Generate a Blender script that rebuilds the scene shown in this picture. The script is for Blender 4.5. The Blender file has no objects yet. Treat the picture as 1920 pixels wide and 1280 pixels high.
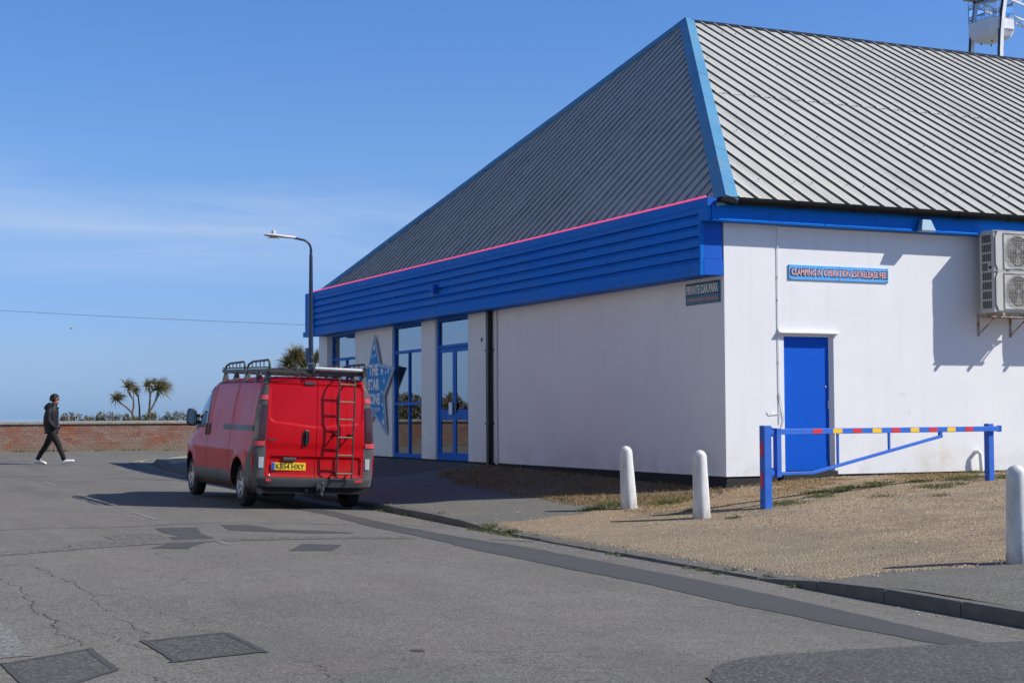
import bpy, bmesh, math, random
import numpy as np
from mathutils import Vector, Matrix

random.seed(7)
rng = np.random.default_rng(7)
R = math.radians
scene = bpy.context.scene
col = scene.collection

# ------------------------------------------------------------------ camera
YAW, PITCH, ROLL = R(24.91853), R(2.732896), R(-0.282928)
CAM = Vector((-12.712, -19.841, 0.908))
fw = Vector((math.sin(YAW) * math.cos(PITCH), math.cos(YAW) * math.cos(PITCH), math.sin(PITCH)))
rt0 = Vector((math.cos(YAW), -math.sin(YAW), 0))
up0 = rt0.cross(fw)
rt = math.cos(ROLL) * rt0 + math.sin(ROLL) * up0
up = -math.sin(ROLL) * rt0 + math.cos(ROLL) * up0
cd = bpy.data.cameras.new('camera')
cam = bpy.data.objects.new('camera', cd)
col.objects.link(cam)
cam.matrix_world = Matrix(((rt.x, up.x, -fw.x, CAM.x), (rt.y, up.y, -fw.y, CAM.y), (rt.z, up.z, -fw.z, CAM.z), (0, 0, 0, 1)))
cd.sensor_fit = 'HORIZONTAL'
cd.sensor_width = 36.0
cd.lens = 2943.5 / 1920 * 36
cd.clip_start = 0.1
cd.clip_end = 60000
scene.camera = cam

# ------------------------------------------------------------------ sky and sun
SUN_EL = R(39.0)
SUN_AZ = math.atan2(0.832, -0.555)
sun_dir = Vector((math.sin(SUN_AZ) * math.cos(SUN_EL), math.cos(SUN_AZ) * math.cos(SUN_EL), math.sin(SUN_EL)))
w = bpy.data.worlds.new('World')
scene.world = w
w.use_nodes = True
wn, wl = w.node_tree.nodes, w.node_tree.links
wn.clear()
wo = wn.new('ShaderNodeOutputWorld')
bg = wn.new('ShaderNodeBackground')
sky = wn.new('ShaderNodeTexSky')
sky.sky_type = 'NISHITA'
sky.sun_disc = False
sky.sun_elevation = SUN_EL
sky.sun_rotation = SUN_AZ
sky.altitude = 0
sky.air_density = 1.0
sky.dust_density = 0.2
sky.ozone_density = 1.6
tc = wn.new('ShaderNodeTexCoord')
# thin cirrus drawn out along the horizon, over the whole sky
mp = wn.new('ShaderNodeMapping')
mp.inputs['Scale'].default_value = (1.6, 1.6, 13.0)
mp.inputs['Rotation'].default_value = (R(4), R(-5), 0)
mp.inputs['Location'].default_value = (3.1, 1.0, 0.8)
wl.new(tc.outputs['Generated'], mp.inputs['Vector'])
cn = wn.new('ShaderNodeTexNoise')
cn.inputs['Scale'].default_value = 1.9
cn.inputs['Detail'].default_value = 8
cn.inputs['Roughness'].default_value = 0.55
cn.inputs['Distortion'].default_value = 0.5
wl.new(mp.outputs['Vector'], cn.inputs['Vector'])
cr = wn.new('ShaderNodeMapRange')
cr.inputs['From Min'].default_value = 0.42
cr.inputs['From Max'].default_value = 0.72
cr.inputs['To Max'].default_value = 0.62
wl.new(cn.outputs['Fac'], cr.inputs['Value'])
mx = wn.new('ShaderNodeMix')
mx.data_type = 'RGBA'
mx.inputs[7].default_value = (2.7, 3.4, 4.5, 1)
# the same clear coastal blue all round: colour by height above the horizon only
sep = wn.new('ShaderNodeSeparateXYZ')
wl.new(tc.outputs['Generated'], sep.inputs[0])
ramp = wn.new('ShaderNodeValToRGB')
el_ = ramp.color_ramp.elements
el_[0].position, el_[0].color = 0.0, (0.186, 0.327, 0.764, 1)
el_[1].position, el_[1].color = 0.85, (0.27, 0.38, 0.58, 1)
for ps_, cc_ in ((0.035, (0.265, 0.375, 0.705, 1)), (0.16, (0.355, 0.49, 0.74, 1)), (0.27, (0.315, 0.50, 0.80, 1)), (0.45, (0.26, 0.40, 0.66, 1))):
    e_ = el_.new(ps_)
    e_.color = cc_
wl.new(sep.outputs[2], ramp.inputs[0])
tint = wn.new('ShaderNodeMix')
tint.data_type = 'RGBA'
tint.blend_type = 'MULTIPLY'
tint.inputs[0].default_value = 1.0
wl.new(ramp.outputs[0], tint.inputs[7])
wl.new(sky.outputs['Color'], tint.inputs[6])
wl.new(tint.outputs[2], mx.inputs[6])
# cirrus only in a low band far out
lowb = wn.new('ShaderNodeMapRange')
lowb.interpolation_type = 'SMOOTHSTEP'
for k_, v_ in (('From Min', 0.18), ('From Max', 0.115), ('To Min', 0.0), ('To Max', 1.0)):
    lowb.inputs[k_].default_value = v_
wl.new(sep.outputs[2], lowb.inputs['Value'])
lowa = wn.new('ShaderNodeMapRange')
lowa.interpolation_type = 'SMOOTHSTEP'
for k_, v_ in (('From Min', 0.075), ('From Max', 0.10), ('To Min', 0.0), ('To Max', 1.0)):
    lowa.inputs[k_].default_value = v_
wl.new(sep.outputs[2], lowa.inputs['Value'])
mm1 = wn.new('ShaderNodeMath')
mm1.operation = 'MULTIPLY'
wl.new(lowb.outputs[0], mm1.inputs[0])
wl.new(lowa.outputs[0], mm1.inputs[1])
mm2 = wn.new('ShaderNodeMath')
mm2.operation = 'MULTIPLY'
wl.new(mm1.outputs[0], mm2.inputs[0])
wl.new(cr.outputs['Result'], mm2.inputs[1])
wl.new(mm2.outputs[0], mx.inputs[0])
wl.new(mx.outputs[2], bg.inputs['Color'])
bg.inputs['Strength'].default_value = 0.15
wl.new(bg.outputs[0], wo.inputs['Surface'])

sl = bpy.data.lights.new('sun', 'SUN')
sl.energy = 4.3
sl.angle = R(0.53)
sl.color = (1.0, 0.955, 0.88)
sun = bpy.data.objects.new('sun', sl)
sun.rotation_euler = (-sun_dir).to_track_quat('-Z', 'Y').to_euler()
sun.location = (10, -20, 30)
col.objects.link(sun)

scene.view_settings.view_transform = 'Standard'
scene.view_settings.look = 'None'
scene.view_settings.exposure = 0.34
scene.view_settings.gamma = 1.0
scene.view_settings.use_curve_mapping = False
scene.cycles.max_bounces = 6
scene.cycles.transparent_max_bounces = 12
scene.render.film_transparent = False


# ------------------------------------------------------------------ materials
def lin(r, g, b):
    f = lambda c: (c / 255 / 12.92) if c / 255 <= 0.04045 else ((c / 255 + 0.055) / 1.055) ** 2.4
    return (f(r), f(g), f(b), 1)


class NT:
    def __init__(s, name):
        s.m = bpy.data.materials.new(name)
        s.m.use_nodes = True
        s.n, s.l = s.m.node_tree.nodes, s.m.node_tree.links
        s.b = s.n['Principled BSDF']
        s.out = s.n['Material Output']

    def new(s, t, ins=None, **kw):
        x = s.n.new(t)
        for k, v in kw.items():
            setattr(x, k, v)
        for k, v in (ins or {}).items():
            if hasattr(v, 'links') or isinstance(v, bpy.types.NodeSocket):
                s.l.new(v, x.inputs[k])
            else:
                x.inputs[k].default_value = v
        return x

    def pos(s):
        return s.new('ShaderNodeNewGeometry').outputs['Position']

    def obj(s):
        return s.new('ShaderNodeTexCoord').outputs['Object']

    def mapping(s, vec, scale=(1, 1, 1), rot=(0, 0, 0)):
        return s.new('ShaderNodeMapping', {'Vector': vec, 'Scale': scale, 'Rotation': rot}).outputs[0]

    def noise(s, vec, scale, detail=3, rough=0.5, dist=0.0):
        return s.new('ShaderNodeTexNoise', {'Vector': vec, 'Scale': scale, 'Detail': detail, 'Roughness': rough, 'Distortion': dist}).outputs['Fac']

    def vor(s, vec, scale, feature='F1', out='Distance', rand=1.0):
        x = s.new('ShaderNodeTexVoronoi', {'Vector': vec, 'Scale': scale, 'Randomness': rand}, feature=feature)
        return x.outputs[out]

    def rng(s, v, a, b, c=0.0, d=1.0):
        return s.new('ShaderNodeMapRange', {'Value': v, 'From Min': a, 'From Max': b, 'To Min': c, 'To Max': d}).outputs[0]

    def math(s, op, a, b=0.0):
        x = s.new('ShaderNodeMath', operation=op)
        for i, v in enumerate((a, b)):
            if isinstance(v, bpy.types.NodeSocket):
                s.l.new(v, x.inputs[i])
            else:
                x.inputs[i].default_value = v
        return x.outputs[0]

    def mix(s, f, a, b, mode='MIX'):
        x = s.new('ShaderNodeMix', data_type='RGBA', blend_type=mode)
        for i, v in ((0, f), (6, a), (7, b)):
            if isinstance(v, bpy.types.NodeSocket):
                s.l.new(v, x.inputs[i])
            else:
                x.inputs[i].default_value = v
        return x.outputs[2]

    def bump(s, h, strength=0.3, dist=0.01):
        x = s.new('ShaderNodeBump', {'Height': h, 'Strength': strength, 'Distance': dist})
        s.l.new(x.outputs[0], s.b.inputs['Normal'])

    def set(s, **kw):
        for k, v in kw.items():
            k = k.replace('_', ' ')
            if isinstance(v, bpy.types.NodeSocket):
                s.l.new(v, s.b.inputs[k])
            else:
                s.b.inputs[k].default_value = v
        return s.m


def sc(c, f):
    return (c[0] * f, c[1] * f, c[2] * f, 1)


def paint(name, c, rough=0.45, var=0.12, scale=3.0, metal=0.0, bump=0.0, bscale=120.0, coat=0.0, spec=0.5):
    """plain painted or moulded surface with faint unevenness and grime"""
    t = NT(name)
    o = t.obj()
    n1 = t.noise(o, scale, 3, 0.6)
    n2 = t.noise(o, scale * 9, 1, 0.5)
    f = t.math('ADD', t.math('MULTIPLY', n1, 0.7), t.math('MULTIPLY', n2, 0.3))
    f = t.rng(f, 0.3, 0.7)
    colr = t.mix(f, sc(c, 1 - var), sc(c, 1 + var * 0.6))
    t.set(Base_Color=colr, Metallic=metal, Roughness=t.rng(n1, 0.3, 0.7, max(0.02, rough - 0.06), min(1, rough + 0.1)))
    t.b.inputs['Specular IOR Level'].default_value = spec
    if coat:
        t.b.inputs['Coat Weight'].default_value = coat
        t.b.inputs['Coat Roughness'].default_value = 0.06
    if bump:
        t.bump(t.noise(o, bscale, 1), bump, 0.004)
    return t.m


M = {}


def asphalt(name, c, dark, light, fine=150.0, cracks=False, tint=None):
    t = NT(name)
    p = t.pos()
    big = t.noise(p, 0.35, 3, 0.6)
    mid = t.noise(p, 2.2, 3, 0.65)
    st = t.noise(t.mapping(p, (3.0, 0.25, 1)), 1.0, 2, 0.6)
    base = t.mix(t.rng(big, 0.35, 0.65), sc(c, 0.82), sc(c, 1.12))
    base = t.mix(t.rng(mid, 0.40, 0.68, 0, 0.6), base, sc(c, 0.78))
    base = t.mix(t.rng(st, 0.45, 0.72, 0, 0.5), base, sc(c, 1.2))
    if tint:
        base = t.mix(t.rng(t.noise(p, 0.9, 2, 0.7), 0.5, 0.75, 0, 0.55), base, tint)
    sp = t.vor(p, fine, 'F1', 'Color')
    spv = t.new('ShaderNodeSeparateColor', {0: sp}).outputs[0]
    base = t.mix(t.rng(spv, 0.70, 0.95, 0, 0.75), base, light)
    base = t.mix(t.rng(spv, 0.35, 0.05, 0, 0.8), base, dark)
    h = t.noise(p, fine * 0.7, 0)
    if cracks:
        dp = t.new('ShaderNodeVectorMath', {0: p, 1: t.new('ShaderNodeTexNoise', {'Vector': p, 'Scale': 2.5, 'Detail': 3.0}).outputs['Color']}, operation='ADD').outputs[0]
        e = t.vor(dp, 2.6, 'DISTANCE_TO_EDGE')
        k = t.rng(e, 0.0, 0.026, 1, 0)
        msk = t.rng(t.noise(p, 0.55, 3), 0.50, 0.60)
        k = t.math('MULTIPLY', k, msk)
        base = t.mix(t.math('MULTIPLY', k, 0.7), base, sc(c, 0.3))
        spots = t.rng(t.noise(p, 4.0, 2), 0.66, 0.74)
        base = t.mix(t.math('MULTIPLY', spots, 0.4), base, sc(c, 0.55))
        oil = t.math('MULTIPLY', t.rng(t.noise(t.mapping(p, (1.3, 0.25, 1)), 0.9, 2), 0.52, 0.7), 0.35)
        base = t.mix(oil, base, sc(c, 0.62))
    t.bump(h, 0.45, 0.006)
    return t.set(Base_Color=base, Roughness=0.9)


M['road'] = asphalt('road_asphalt', (0.140, 0.132, 0.115, 1), (0.06, 0.057, 0.051, 1), (0.26, 0.25, 0.22, 1), 105, True, (0.175, 0.138, 0.115, 1))
M['patch'] = asphalt('patch_asphalt', (0.066, 0.065, 0.061, 1), (0.025, 0.025, 0.024, 1), (0.17, 0.165, 0.155, 1), 75)
M['patch2'] = asphalt('smooth_patch_asphalt', (0.060, 0.059, 0.059, 1), (0.04, 0.04, 0.04, 1), (0.085, 0.083, 0.08, 1), 160)
M['oldpatch'] = asphalt('pale_chipping_asphalt', (0.165, 0.16, 0.15, 1), (0.06, 0.06, 0.058, 1), (0.32, 0.31, 0.285, 1), 60)
M['pave'] = asphalt('pavement_tarmac', (0.125, 0.119, 0.10, 1), (0.06, 0.057, 0.05, 1), (0.25, 0.235, 0.195, 1), 80, False, (0.145, 0.145, 0.105, 1))
M['brownpave'] = asphalt('brown_block_paving', (0.115, 0.082, 0.066, 1), (0.06, 0.045, 0.04, 1), (0.17, 0.125, 0.10, 1), 22)
M['crack'] = paint('crack_dirt', (0.062, 0.057, 0.05, 1), 0.95, 0.5, 20)
M['seam'] = asphalt('seam_chippings', (0.115, 0.108, 0.098, 1), (0.035, 0.034, 0.032, 1), (0.24, 0.225, 0.20, 1), 45)


def gravel_mat():
    t = NT('gravel')
    p = t.pos()
    v = t.new('ShaderNodeTexVoronoi', {'Vector': p, 'Scale': 50.0})
    cell = t.new('ShaderNodeSeparateColor', {0: v.outputs['Color']}).outputs[0]
    ramp = t.new('ShaderNodeValToRGB', {0: cell})
    cr_ = ramp.color_ramp
    cr_.elements[0].color = (0.10, 0.065, 0.036, 1)
    cr_.elements[1].color = (0.50, 0.40, 0.27, 1)
    for ps, cc in ((0.3, (0.29, 0.20, 0.11, 1)), (0.6, (0.42, 0.315, 0.185, 1)), (0.85, (0.50, 0.395, 0.25, 1))):
        el = cr_.elements.new(ps)
        el.color = cc
    big = t.noise(p, 0.8, 5, 0.65)
    mid = t.noise(t.mapping(p, (1, 2.2, 1)), 1.4, 4, 0.6)
    base = t.mix(t.rng(big, 0.44, 0.64, 0, 0.4), ramp.outputs[0], (0.29, 0.235, 0.165, 1))
    base = t.mix(t.rng(t.noise(p, 0.45, 4, 0.6), 0.5, 0.68, 0, 0.55), base, (0.165, 0.132, 0.098, 1))
    sy = t.new('ShaderNodeSeparateXYZ', {0: p}).outputs[1]
    straw = t.math('MULTIPLY', t.rng(t.math('ADD', sy, t.math('MULTIPLY', big, 2.0)), -1.8, -0.3), t.rng(t.noise(p, 3.2, 4, 0.65), 0.42, 0.6))
    base = t.mix(t.math('MULTIPLY', straw, 0.85), base, (0.36, 0.21, 0.085, 1))
    dirt = t.rng(t.noise(t.mapping(p, (0.7, 1.5, 1)), 0.8, 3, 0.6), 0.52, 0.66)
    base = t.mix(t.math('MULTIPLY', dirt, 0.55), base, (0.20, 0.155, 0.105, 1))
    base = t.mix(t.rng(mid, 0.55, 0.72, 0, 0.6), base, (0.175, 0.14, 0.105, 1))
    # beaten, fine and paler towards the dropped kerb where cars turn in
    sx = t.new('ShaderNodeSeparateXYZ', {0: p}).outputs[0]
    worn = t.math('MULTIPLY', t.rng(t.math('ADD', sx, t.math('MULTIPLY', big, 3.0)), -0.6, -2.0), 0.45)
    base = t.mix(worn, base, (0.29, 0.232, 0.155, 1))
    h = t.math('SUBTRACT', 1.0, t.vor(p, 50.0))
    t.bump(h, 1.0, 0.02)
    return t.set(Base_Color=base, Roughness=0.95)


M['gravel'] = gravel_mat()


def pebble_mat():
    t = NT('pebble')
    rnd = t.new('ShaderNodeNewGeometry').outputs['Random Per Island']
    ramp = t.new('ShaderNodeValToRGB', {0: rnd})
    cr_ = ramp.color_ramp
    cr_.elements[0].color = (0.13, 0.09, 0.06, 1)
    cr_.elements[1].color = (0.50, 0.42, 0.32, 1)
    for ps, cc in ((0.35, (0.30, 0.21, 0.13, 1)), (0.7, (0.42, 0.33, 0.22, 1))):
        el = cr_.elements.new(ps)
        el.color = cc
    return t.set(Base_Color=ramp.outputs[0], Roughness=0.8)


M['pebble'] = pebble_mat()


def island_ramp(name, cols, rough=0.8, transl=0.0):
    t = NT(name)
    rnd = t.new('ShaderNodeNewGeometry').outputs['Random Per Island']
    ramp = t.new('ShaderNodeValToRGB', {0: rnd})
    cr_ = ramp.color_ramp
    cr_.elements[0].color = cols[0]
    cr_.elements[1].color = cols[-1]
    for i, cc in enumerate(cols[1:-1]):
        el = cr_.elements.new((i + 1) / (len(cols) - 1))
        el.color = cc
    if transl:
        tr = t.new('ShaderNodeBsdfTranslucent', {0: ramp.outputs[0]})
        ms = t.new('ShaderNodeMixShader', {0: transl, 1: t.b.outputs[0], 2: tr.outputs[0]})
        t.l.new(ms.outputs[0], t.out.inputs[0])
    return t.set(Base_Color=ramp.outputs[0], Roughness=rough)


M['drygrass'] = island_ramp('dry_grass', [(0.32, 0.18, 0.07, 1), (0.42, 0.26, 0.11, 1), (0.26, 0.16, 0.06, 1), (0.10, 0.13, 0.03, 1), (0.36, 0.25, 0.12, 1)], 0.8, 0.25)
M['greengrass'] = island_ramp('green_grass', [(0.09, 0.13, 0.03, 1), (0.13, 0.17, 0.04, 1), (0.17, 0.17, 0.06, 1), (0.07, 0.10, 0.02, 1)], 0.7, 0.3)
M['blade'] = island_ramp('cabbage_palm_leaf', [(0.13, 0.15, 0.04, 1), (0.09, 0.11, 0.03, 1), (0.24, 0.20, 0.09, 1), (0.36, 0.28, 0.17, 1), (0.15, 0.13, 0.06, 1), (0.42, 0.35, 0.25, 1)], 0.5, 0.25)
M['bladegreen'] = island_ramp('young_leaf', [(0.16, 0.26, 0.03, 1), (0.12, 0.20, 0.03, 1)], 0.5, 0.3)
M['hedge'] = island_ramp('hedge_leaf', [(0.05, 0.045, 0.022, 1), (0.085, 0.07, 0.035, 1), (0.10, 0.10, 0.04, 1), (0.15, 0.115, 0.065, 1)], 0.8, 0.2)
M['bark'] = paint('bark', (0.17, 0.135, 0.10, 1), 0.95, 0.5, 14, bump=0.8, bscale=40)
M['soil'] = paint('soil_bank', (0.15, 0.10, 0.055, 1), 0.95, 0.4, 6, bump=0.6, bscale=30)


def plaster():
    t = NT('white_render')
    p = t.pos()
    n = t.noise(p, 1.1, 6, 0.6)
    n2 = t.noise(p, 14, 4, 0.6)
    st = t.noise(t.mapping(p, (5, 5, 0.35)), 1.0, 4, 0.6)
    base = t.mix(t.rng(n, 0.3, 0.72), (0.80, 0.80, 0.79, 1), (0.74, 0.745, 0.745, 1))
    base = t.mix(t.rng(st, 0.55, 0.8, 0, 0.22), base, (0.66, 0.65, 0.62, 1))
    base = t.mix(t.rng(n2, 0.70, 0.8, 0, 0.30), base, (0.55, 0.53, 0.5, 1))
    z = t.new('ShaderNodeSeparateXYZ', {0: p}).outputs[2]
    splash = t.math('MULTIPLY', t.rng(z, 0.55, 0.0), t.rng(t.noise(p, 2.3, 5, 0.7), 0.45, 0.75))
    base = t.mix(t.math('MULTIPLY', splash, 0.6), base, (0.52, 0.45, 0.33, 1))
    drip = t.noise(t.mapping(p, (7, 7, 0.22)), 1.0, 3, 0.6)
    dz = t.math('MULTIPLY', t.rng(drip, 0.56, 0.70), t.rng(z, 1.2, 3.4))
    base = t.mix(t.math('MULTIPLY', dz, 0.14), base, (0.50, 0.49, 0.46, 1))
    hc_ = t.new('ShaderNodeVectorMath', {0: t.mapping(p, (1, 1, 0.5)), 1: t.new('ShaderNodeTexNoise', {'Vector': p, 'Scale': 3.0, 'Detail': 2.0}).outputs['Color']}, operation='ADD').outputs[0]
    hair = t.math('MULTIPLY', t.rng(t.vor(hc_, 0.9, 'DISTANCE_TO_EDGE'), 0.0, 0.004, 1, 0), t.rng(t.noise(p, 0.5, 1), 0.5, 0.6))
    base = t.mix(t.math('MULTIPLY', hair, 0.4), base, (0.40, 0.39, 0.37, 1))
    scuff = t.rng(t.noise(p, 5.5, 3, 0.7), 0.70, 0.78)
    base = t.mix(t.math('MULTIPLY', scuff, 0.3), base, (0.56, 0.54, 0.50, 1))
    # one yellowed damp stain low on the car park wall
    d = t.new('ShaderNodeVectorMath', {0: t.mapping(p, (1, 1, 1.8)), 1: (4.05, 0, 0.35)}, operation='DISTANCE').outputs['Value']
    stain = t.math('MULTIPLY', t.rng(d, 0.75, 0.15), t.rng(t.noise(p, 4, 5, 0.7), 0.4, 0.62))
    base = t.mix(t.math('MULTIPLY', stain, 0.5), base, (0.60, 0.50, 0.33, 1))
    t.bump(t.noise(p, 9, 2, 0.6), 0.10, 0.006)
    return t.set(Base_Color=base, Roughness=0.85)


M['white'] = plaster()
M['plinth'] = paint('plinth_black', (0.02, 0.019, 0.018, 1), 0.8, 0.4, 4, bump=0.3)
M['blue'] = paint('fascia_blue', (0.0005, 0.155, 0.62, 1), 0.5, 0.16, 0.9, spec=0.15)
M['bluedoor'] = paint('door_blue', (0.003, 0.095, 0.55, 1), 0.55, 0.06, 1.5, spec=0.12)
M['bluecap'] = paint('cap_blue', (0.004, 0.10, 0.52, 1), 0.5, 0.10, 1.2, spec=0.2)
M['bluebar'] = paint('barrier_blue', (0.035, 0.14, 0.56, 1), 0.5, 0.08, 3, spec=0.25)
def barrier_mat():
    t = NT('barrier_blue')
    o = t.obj()
    n = t.noise(o, 3.0, 3, 0.6)
    base = t.mix(t.rng(n, 0.3, 0.7), (0.028, 0.125, 0.50, 1), (0.045, 0.155, 0.60, 1))
    base = t.mix(t.math('MULTIPLY', t.rng(t.noise(o, 11, 4, 0.7), 0.64, 0.68), 0.7), base, (0.10, 0.14, 0.25, 1))
    base = t.mix(t.math('MULTIPLY', t.rng(t.noise(o, 17, 4, 0.7), 0.68, 0.71), 0.8), base, (0.20, 0.09, 0.04, 1))
    t.b.inputs['Specular IOR Level'].default_value = 0.25
    return t.set(Base_Color=base, Roughness=t.rng(n, 0.3, 0.7, 0.4, 0.6))


M['bluebar'] = barrier_mat()
M['frame'] = paint('frame_blue', (0.001, 0.13, 0.55, 1), 0.45, 0.12, 2, spec=0.2)
M['red'] = paint('reflector_red', (0.60, 0.022, 0.030, 1), 0.5, 0.08, 5)
M['yellow'] = paint('reflector_yellow', (0.85, 0.52, 0.012, 1), 0.5, 0.08, 5)
M['black'] = paint('black_plastic', (0.013, 0.013, 0.014, 1), 0.4, 0.25, 4)
M['gutter'] = paint('gutter_black', (0.010, 0.010, 0.011, 1), 0.6, 0.2, 4, spec=0.12)
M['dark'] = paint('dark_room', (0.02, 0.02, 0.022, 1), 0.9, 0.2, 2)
M['pink'] = NT('pink_neon').set(Base_Color=(0.9, 0.08, 0.22, 1), Roughness=0.4, Emission_Color=(1.0, 0.10, 0.27, 1), Emission_Strength=0.55)


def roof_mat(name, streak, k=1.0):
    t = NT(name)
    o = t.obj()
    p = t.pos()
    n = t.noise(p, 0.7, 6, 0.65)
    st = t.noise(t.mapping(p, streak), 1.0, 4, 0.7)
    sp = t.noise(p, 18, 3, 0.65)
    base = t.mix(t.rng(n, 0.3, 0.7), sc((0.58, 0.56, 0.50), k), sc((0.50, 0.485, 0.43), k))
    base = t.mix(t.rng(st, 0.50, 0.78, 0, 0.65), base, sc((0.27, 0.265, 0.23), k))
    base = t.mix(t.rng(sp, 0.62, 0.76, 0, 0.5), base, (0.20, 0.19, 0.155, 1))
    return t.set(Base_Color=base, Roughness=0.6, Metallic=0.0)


M['ribshadegrime'] = paint('rib_shade_grime', (0.15, 0.147, 0.128, 1), 0.9, 0.45, 1.5)  # rib sides: their shade strips and grime painted as one dark tone
M['ribshadegrime_end'] = paint('rib_shade_grime_pale', (0.27, 0.262, 0.228, 1), 0.9, 0.4, 1.5)  # paler shade-and-grime tone for ribs on the slope turned from the sun
M['roof'] = roof_mat('roof_sheet', (4.5, 0.4, 0.4))
M['roofend'] = roof_mat('roof_sheet_shaded', (0.4, 4.5, 0.4), 0.92)  # sheet colour toned down to carry the end slope's shade


def flashing_mat():
    t = NT('hip_flashing_blue')
    p = t.pos()
    n = t.noise(p, 1.6, 6, 0.7, 0.6)
    base = t.mix(t.rng(t.noise(p, 0.6, 4), 0.3, 0.7), (0.065, 0.235, 0.40, 1), (0.10, 0.29, 0.46, 1))
    base = t.mix(t.rng(n, 0.50, 0.66, 0, 0.6), base, (0.20, 0.29, 0.35, 1))
    base = t.mix(t.rng(t.noise(p, 4.5, 4, 0.6), 0.64, 0.72, 0, 0.7), base, (0.35, 0.30, 0.30, 1))
    return t.set(Base_Color=base, Roughness=0.5)


M['flash'] = flashing_mat()


def glass_mat(name, tintc=(0.55, 0.62, 0.66, 1), refl=0.27):
    t = NT(name)
    tr = t.new('ShaderNodeBsdfTransparent', {0: tintc})
    gl = t.new('ShaderNodeBsdfGlossy', {0: (0.9, 0.95, 1, 1), 'Roughness': 0.015})
    lw = t.new('ShaderNodeLayerWeight', {0: 0.35})
    f = t.rng(lw.outputs['Fresnel'], 0, 1, refl, 1.0)
    ms = t.new('ShaderNodeMixShader', {0: f, 1: tr.outputs[0], 2: gl.outputs[0]})
    t.l.new(ms.outputs[0], t.out.inputs[0])
    return t.m


M['glass'] = glass_mat('shop_glass')
M['vanglass'] = glass_mat('van_glass', (0.10, 0.12, 0.13, 1), 0.16)
M['gondglass'] = glass_mat('gondola_glass', (0.86, 0.90, 0.93, 1), 0.08)
M['steel'] = paint('brushed_steel', (0.55, 0.55, 0.55, 1), 0.35, 0.1, 6, metal=0.9)
M['galv'] = paint('lantern_grey', (0.55, 0.56, 0.57, 1), 0.5, 0.1, 6)
M['navy'] = paint('lamp_navy', (0.012, 0.03, 0.075, 1), 0.35, 0.2, 3)
def bollard_mat():
    t = NT('bollard_white')
    o = t.obj()
    z = t.new('ShaderNodeSeparateXYZ', {0: o}).outputs[2]
    n = t.noise(t.mapping(o, (1, 1, 0.35)), 9, 4, 0.65)
    base = t.mix(t.rng(n, 0.35, 0.7), (0.68, 0.675, 0.66, 1), (0.50, 0.49, 0.46, 1))
    chips = t.rng(t.noise(o, 22, 3, 0.6), 0.66, 0.70)
    base = t.mix(t.math('MULTIPLY', chips, 0.6), base, (0.33, 0.31, 0.28, 1))
    foot = t.math('MULTIPLY', t.rng(z, 0.16, 0.0), t.rng(n, 0.35, 0.6, 0.3, 1))
    base = t.mix(t.math('MULTIPLY', foot, 0.7), base, (0.26, 0.21, 0.15, 1))
    t.bump(t.noise(o, 45, 2), 0.7, 0.004)
    return t.set(Base_Color=base, Roughness=0.9)


M['concrete'] = bollard_mat()
M['kerb'] = paint('kerb_concrete', (0.125, 0.118, 0.105, 1), 0.9, 0.35, 5, bump=0.5, bscale=60)
M['coping'] = paint('coping_concrete', (0.30, 0.29, 0.25, 1), 0.9, 0.4, 6, bump=0.5, bscale=50)
M['ylw_line'] = paint('worn_yellow_line', (0.30, 0.265, 0.16, 1), 0.9, 0.5, 3)
M['wht_line'] = paint('worn_white_line', (0.205, 0.20, 0.19, 1), 0.9, 0.35, 5)
M['sand'] = paint('sandy_paving', (0.36, 0.30, 0.20, 1), 0.95, 0.2, 5)
M['signblue'] = paint('sign_blue', (0.10, 0.39, 0.80, 1), 0.4, 0.06, 3)
M['signteal'] = paint('sign_teal', (0.06, 0.27, 0.43, 1), 0.4, 0.10, 3)
M['starblue'] = paint('star_blue', (0.025, 0.26, 0.62, 1), 0.5, 0.08, 3, spec=0.15)
M['starpale'] = paint('star_border', (0.55, 0.62, 0.70, 1), 0.5, 0.08, 3)
M['letter_w'] = paint('letter_white', (0.78, 0.79, 0.80, 1), 0.5, 0.05, 5)
M['letter_p'] = paint('letter_pink', (0.74, 0.42, 0.44, 1), 0.5, 0.08, 5)
M['letter_k'] = paint('letter_black', (0.012, 0.012, 0.02, 1), 0.5, 0.1, 5)


def ac_mat():
    t = NT('air_unit_paint')
    o = t.obj()
    n = t.noise(o, 2.4, 5, 0.65)
    st = t.noise(t.mapping(o, (14, 14, 1.5)), 1.0, 4)
    base = t.mix(t.rng(n, 0.35, 0.7), (0.56, 0.55, 0.51, 1), (0.46, 0.445, 0.40, 1))
    base = t.mix(t.rng(st, 0.58, 0.75, 0, 0.5), base, (0.36, 0.30, 0.22, 1))
    return t.set(Base_Color=base, Roughness=0.5)


M['ac'] = ac_mat()
M['acdark'] = paint('fan_cavity', (0.10, 0.09, 0.075, 1), 0.8, 0.3, 6)
M['acfan'] = paint('fan_blade', (0.27, 0.25, 0.21, 1), 0.6, 0.2, 6)


def rust_mat():
    t = NT('rusty_bracket')
    o = t.obj()
    n = t.noise(o, 13, 5, 0.7)
    base = t.mix(t.rng(n, 0.45, 0.58), (0.42, 0.40, 0.36, 1), (0.26, 0.10, 0.03, 1))
    return t.set(Base_Color=base, Roughness=0.85)


M['rust'] = rust_mat()


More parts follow.
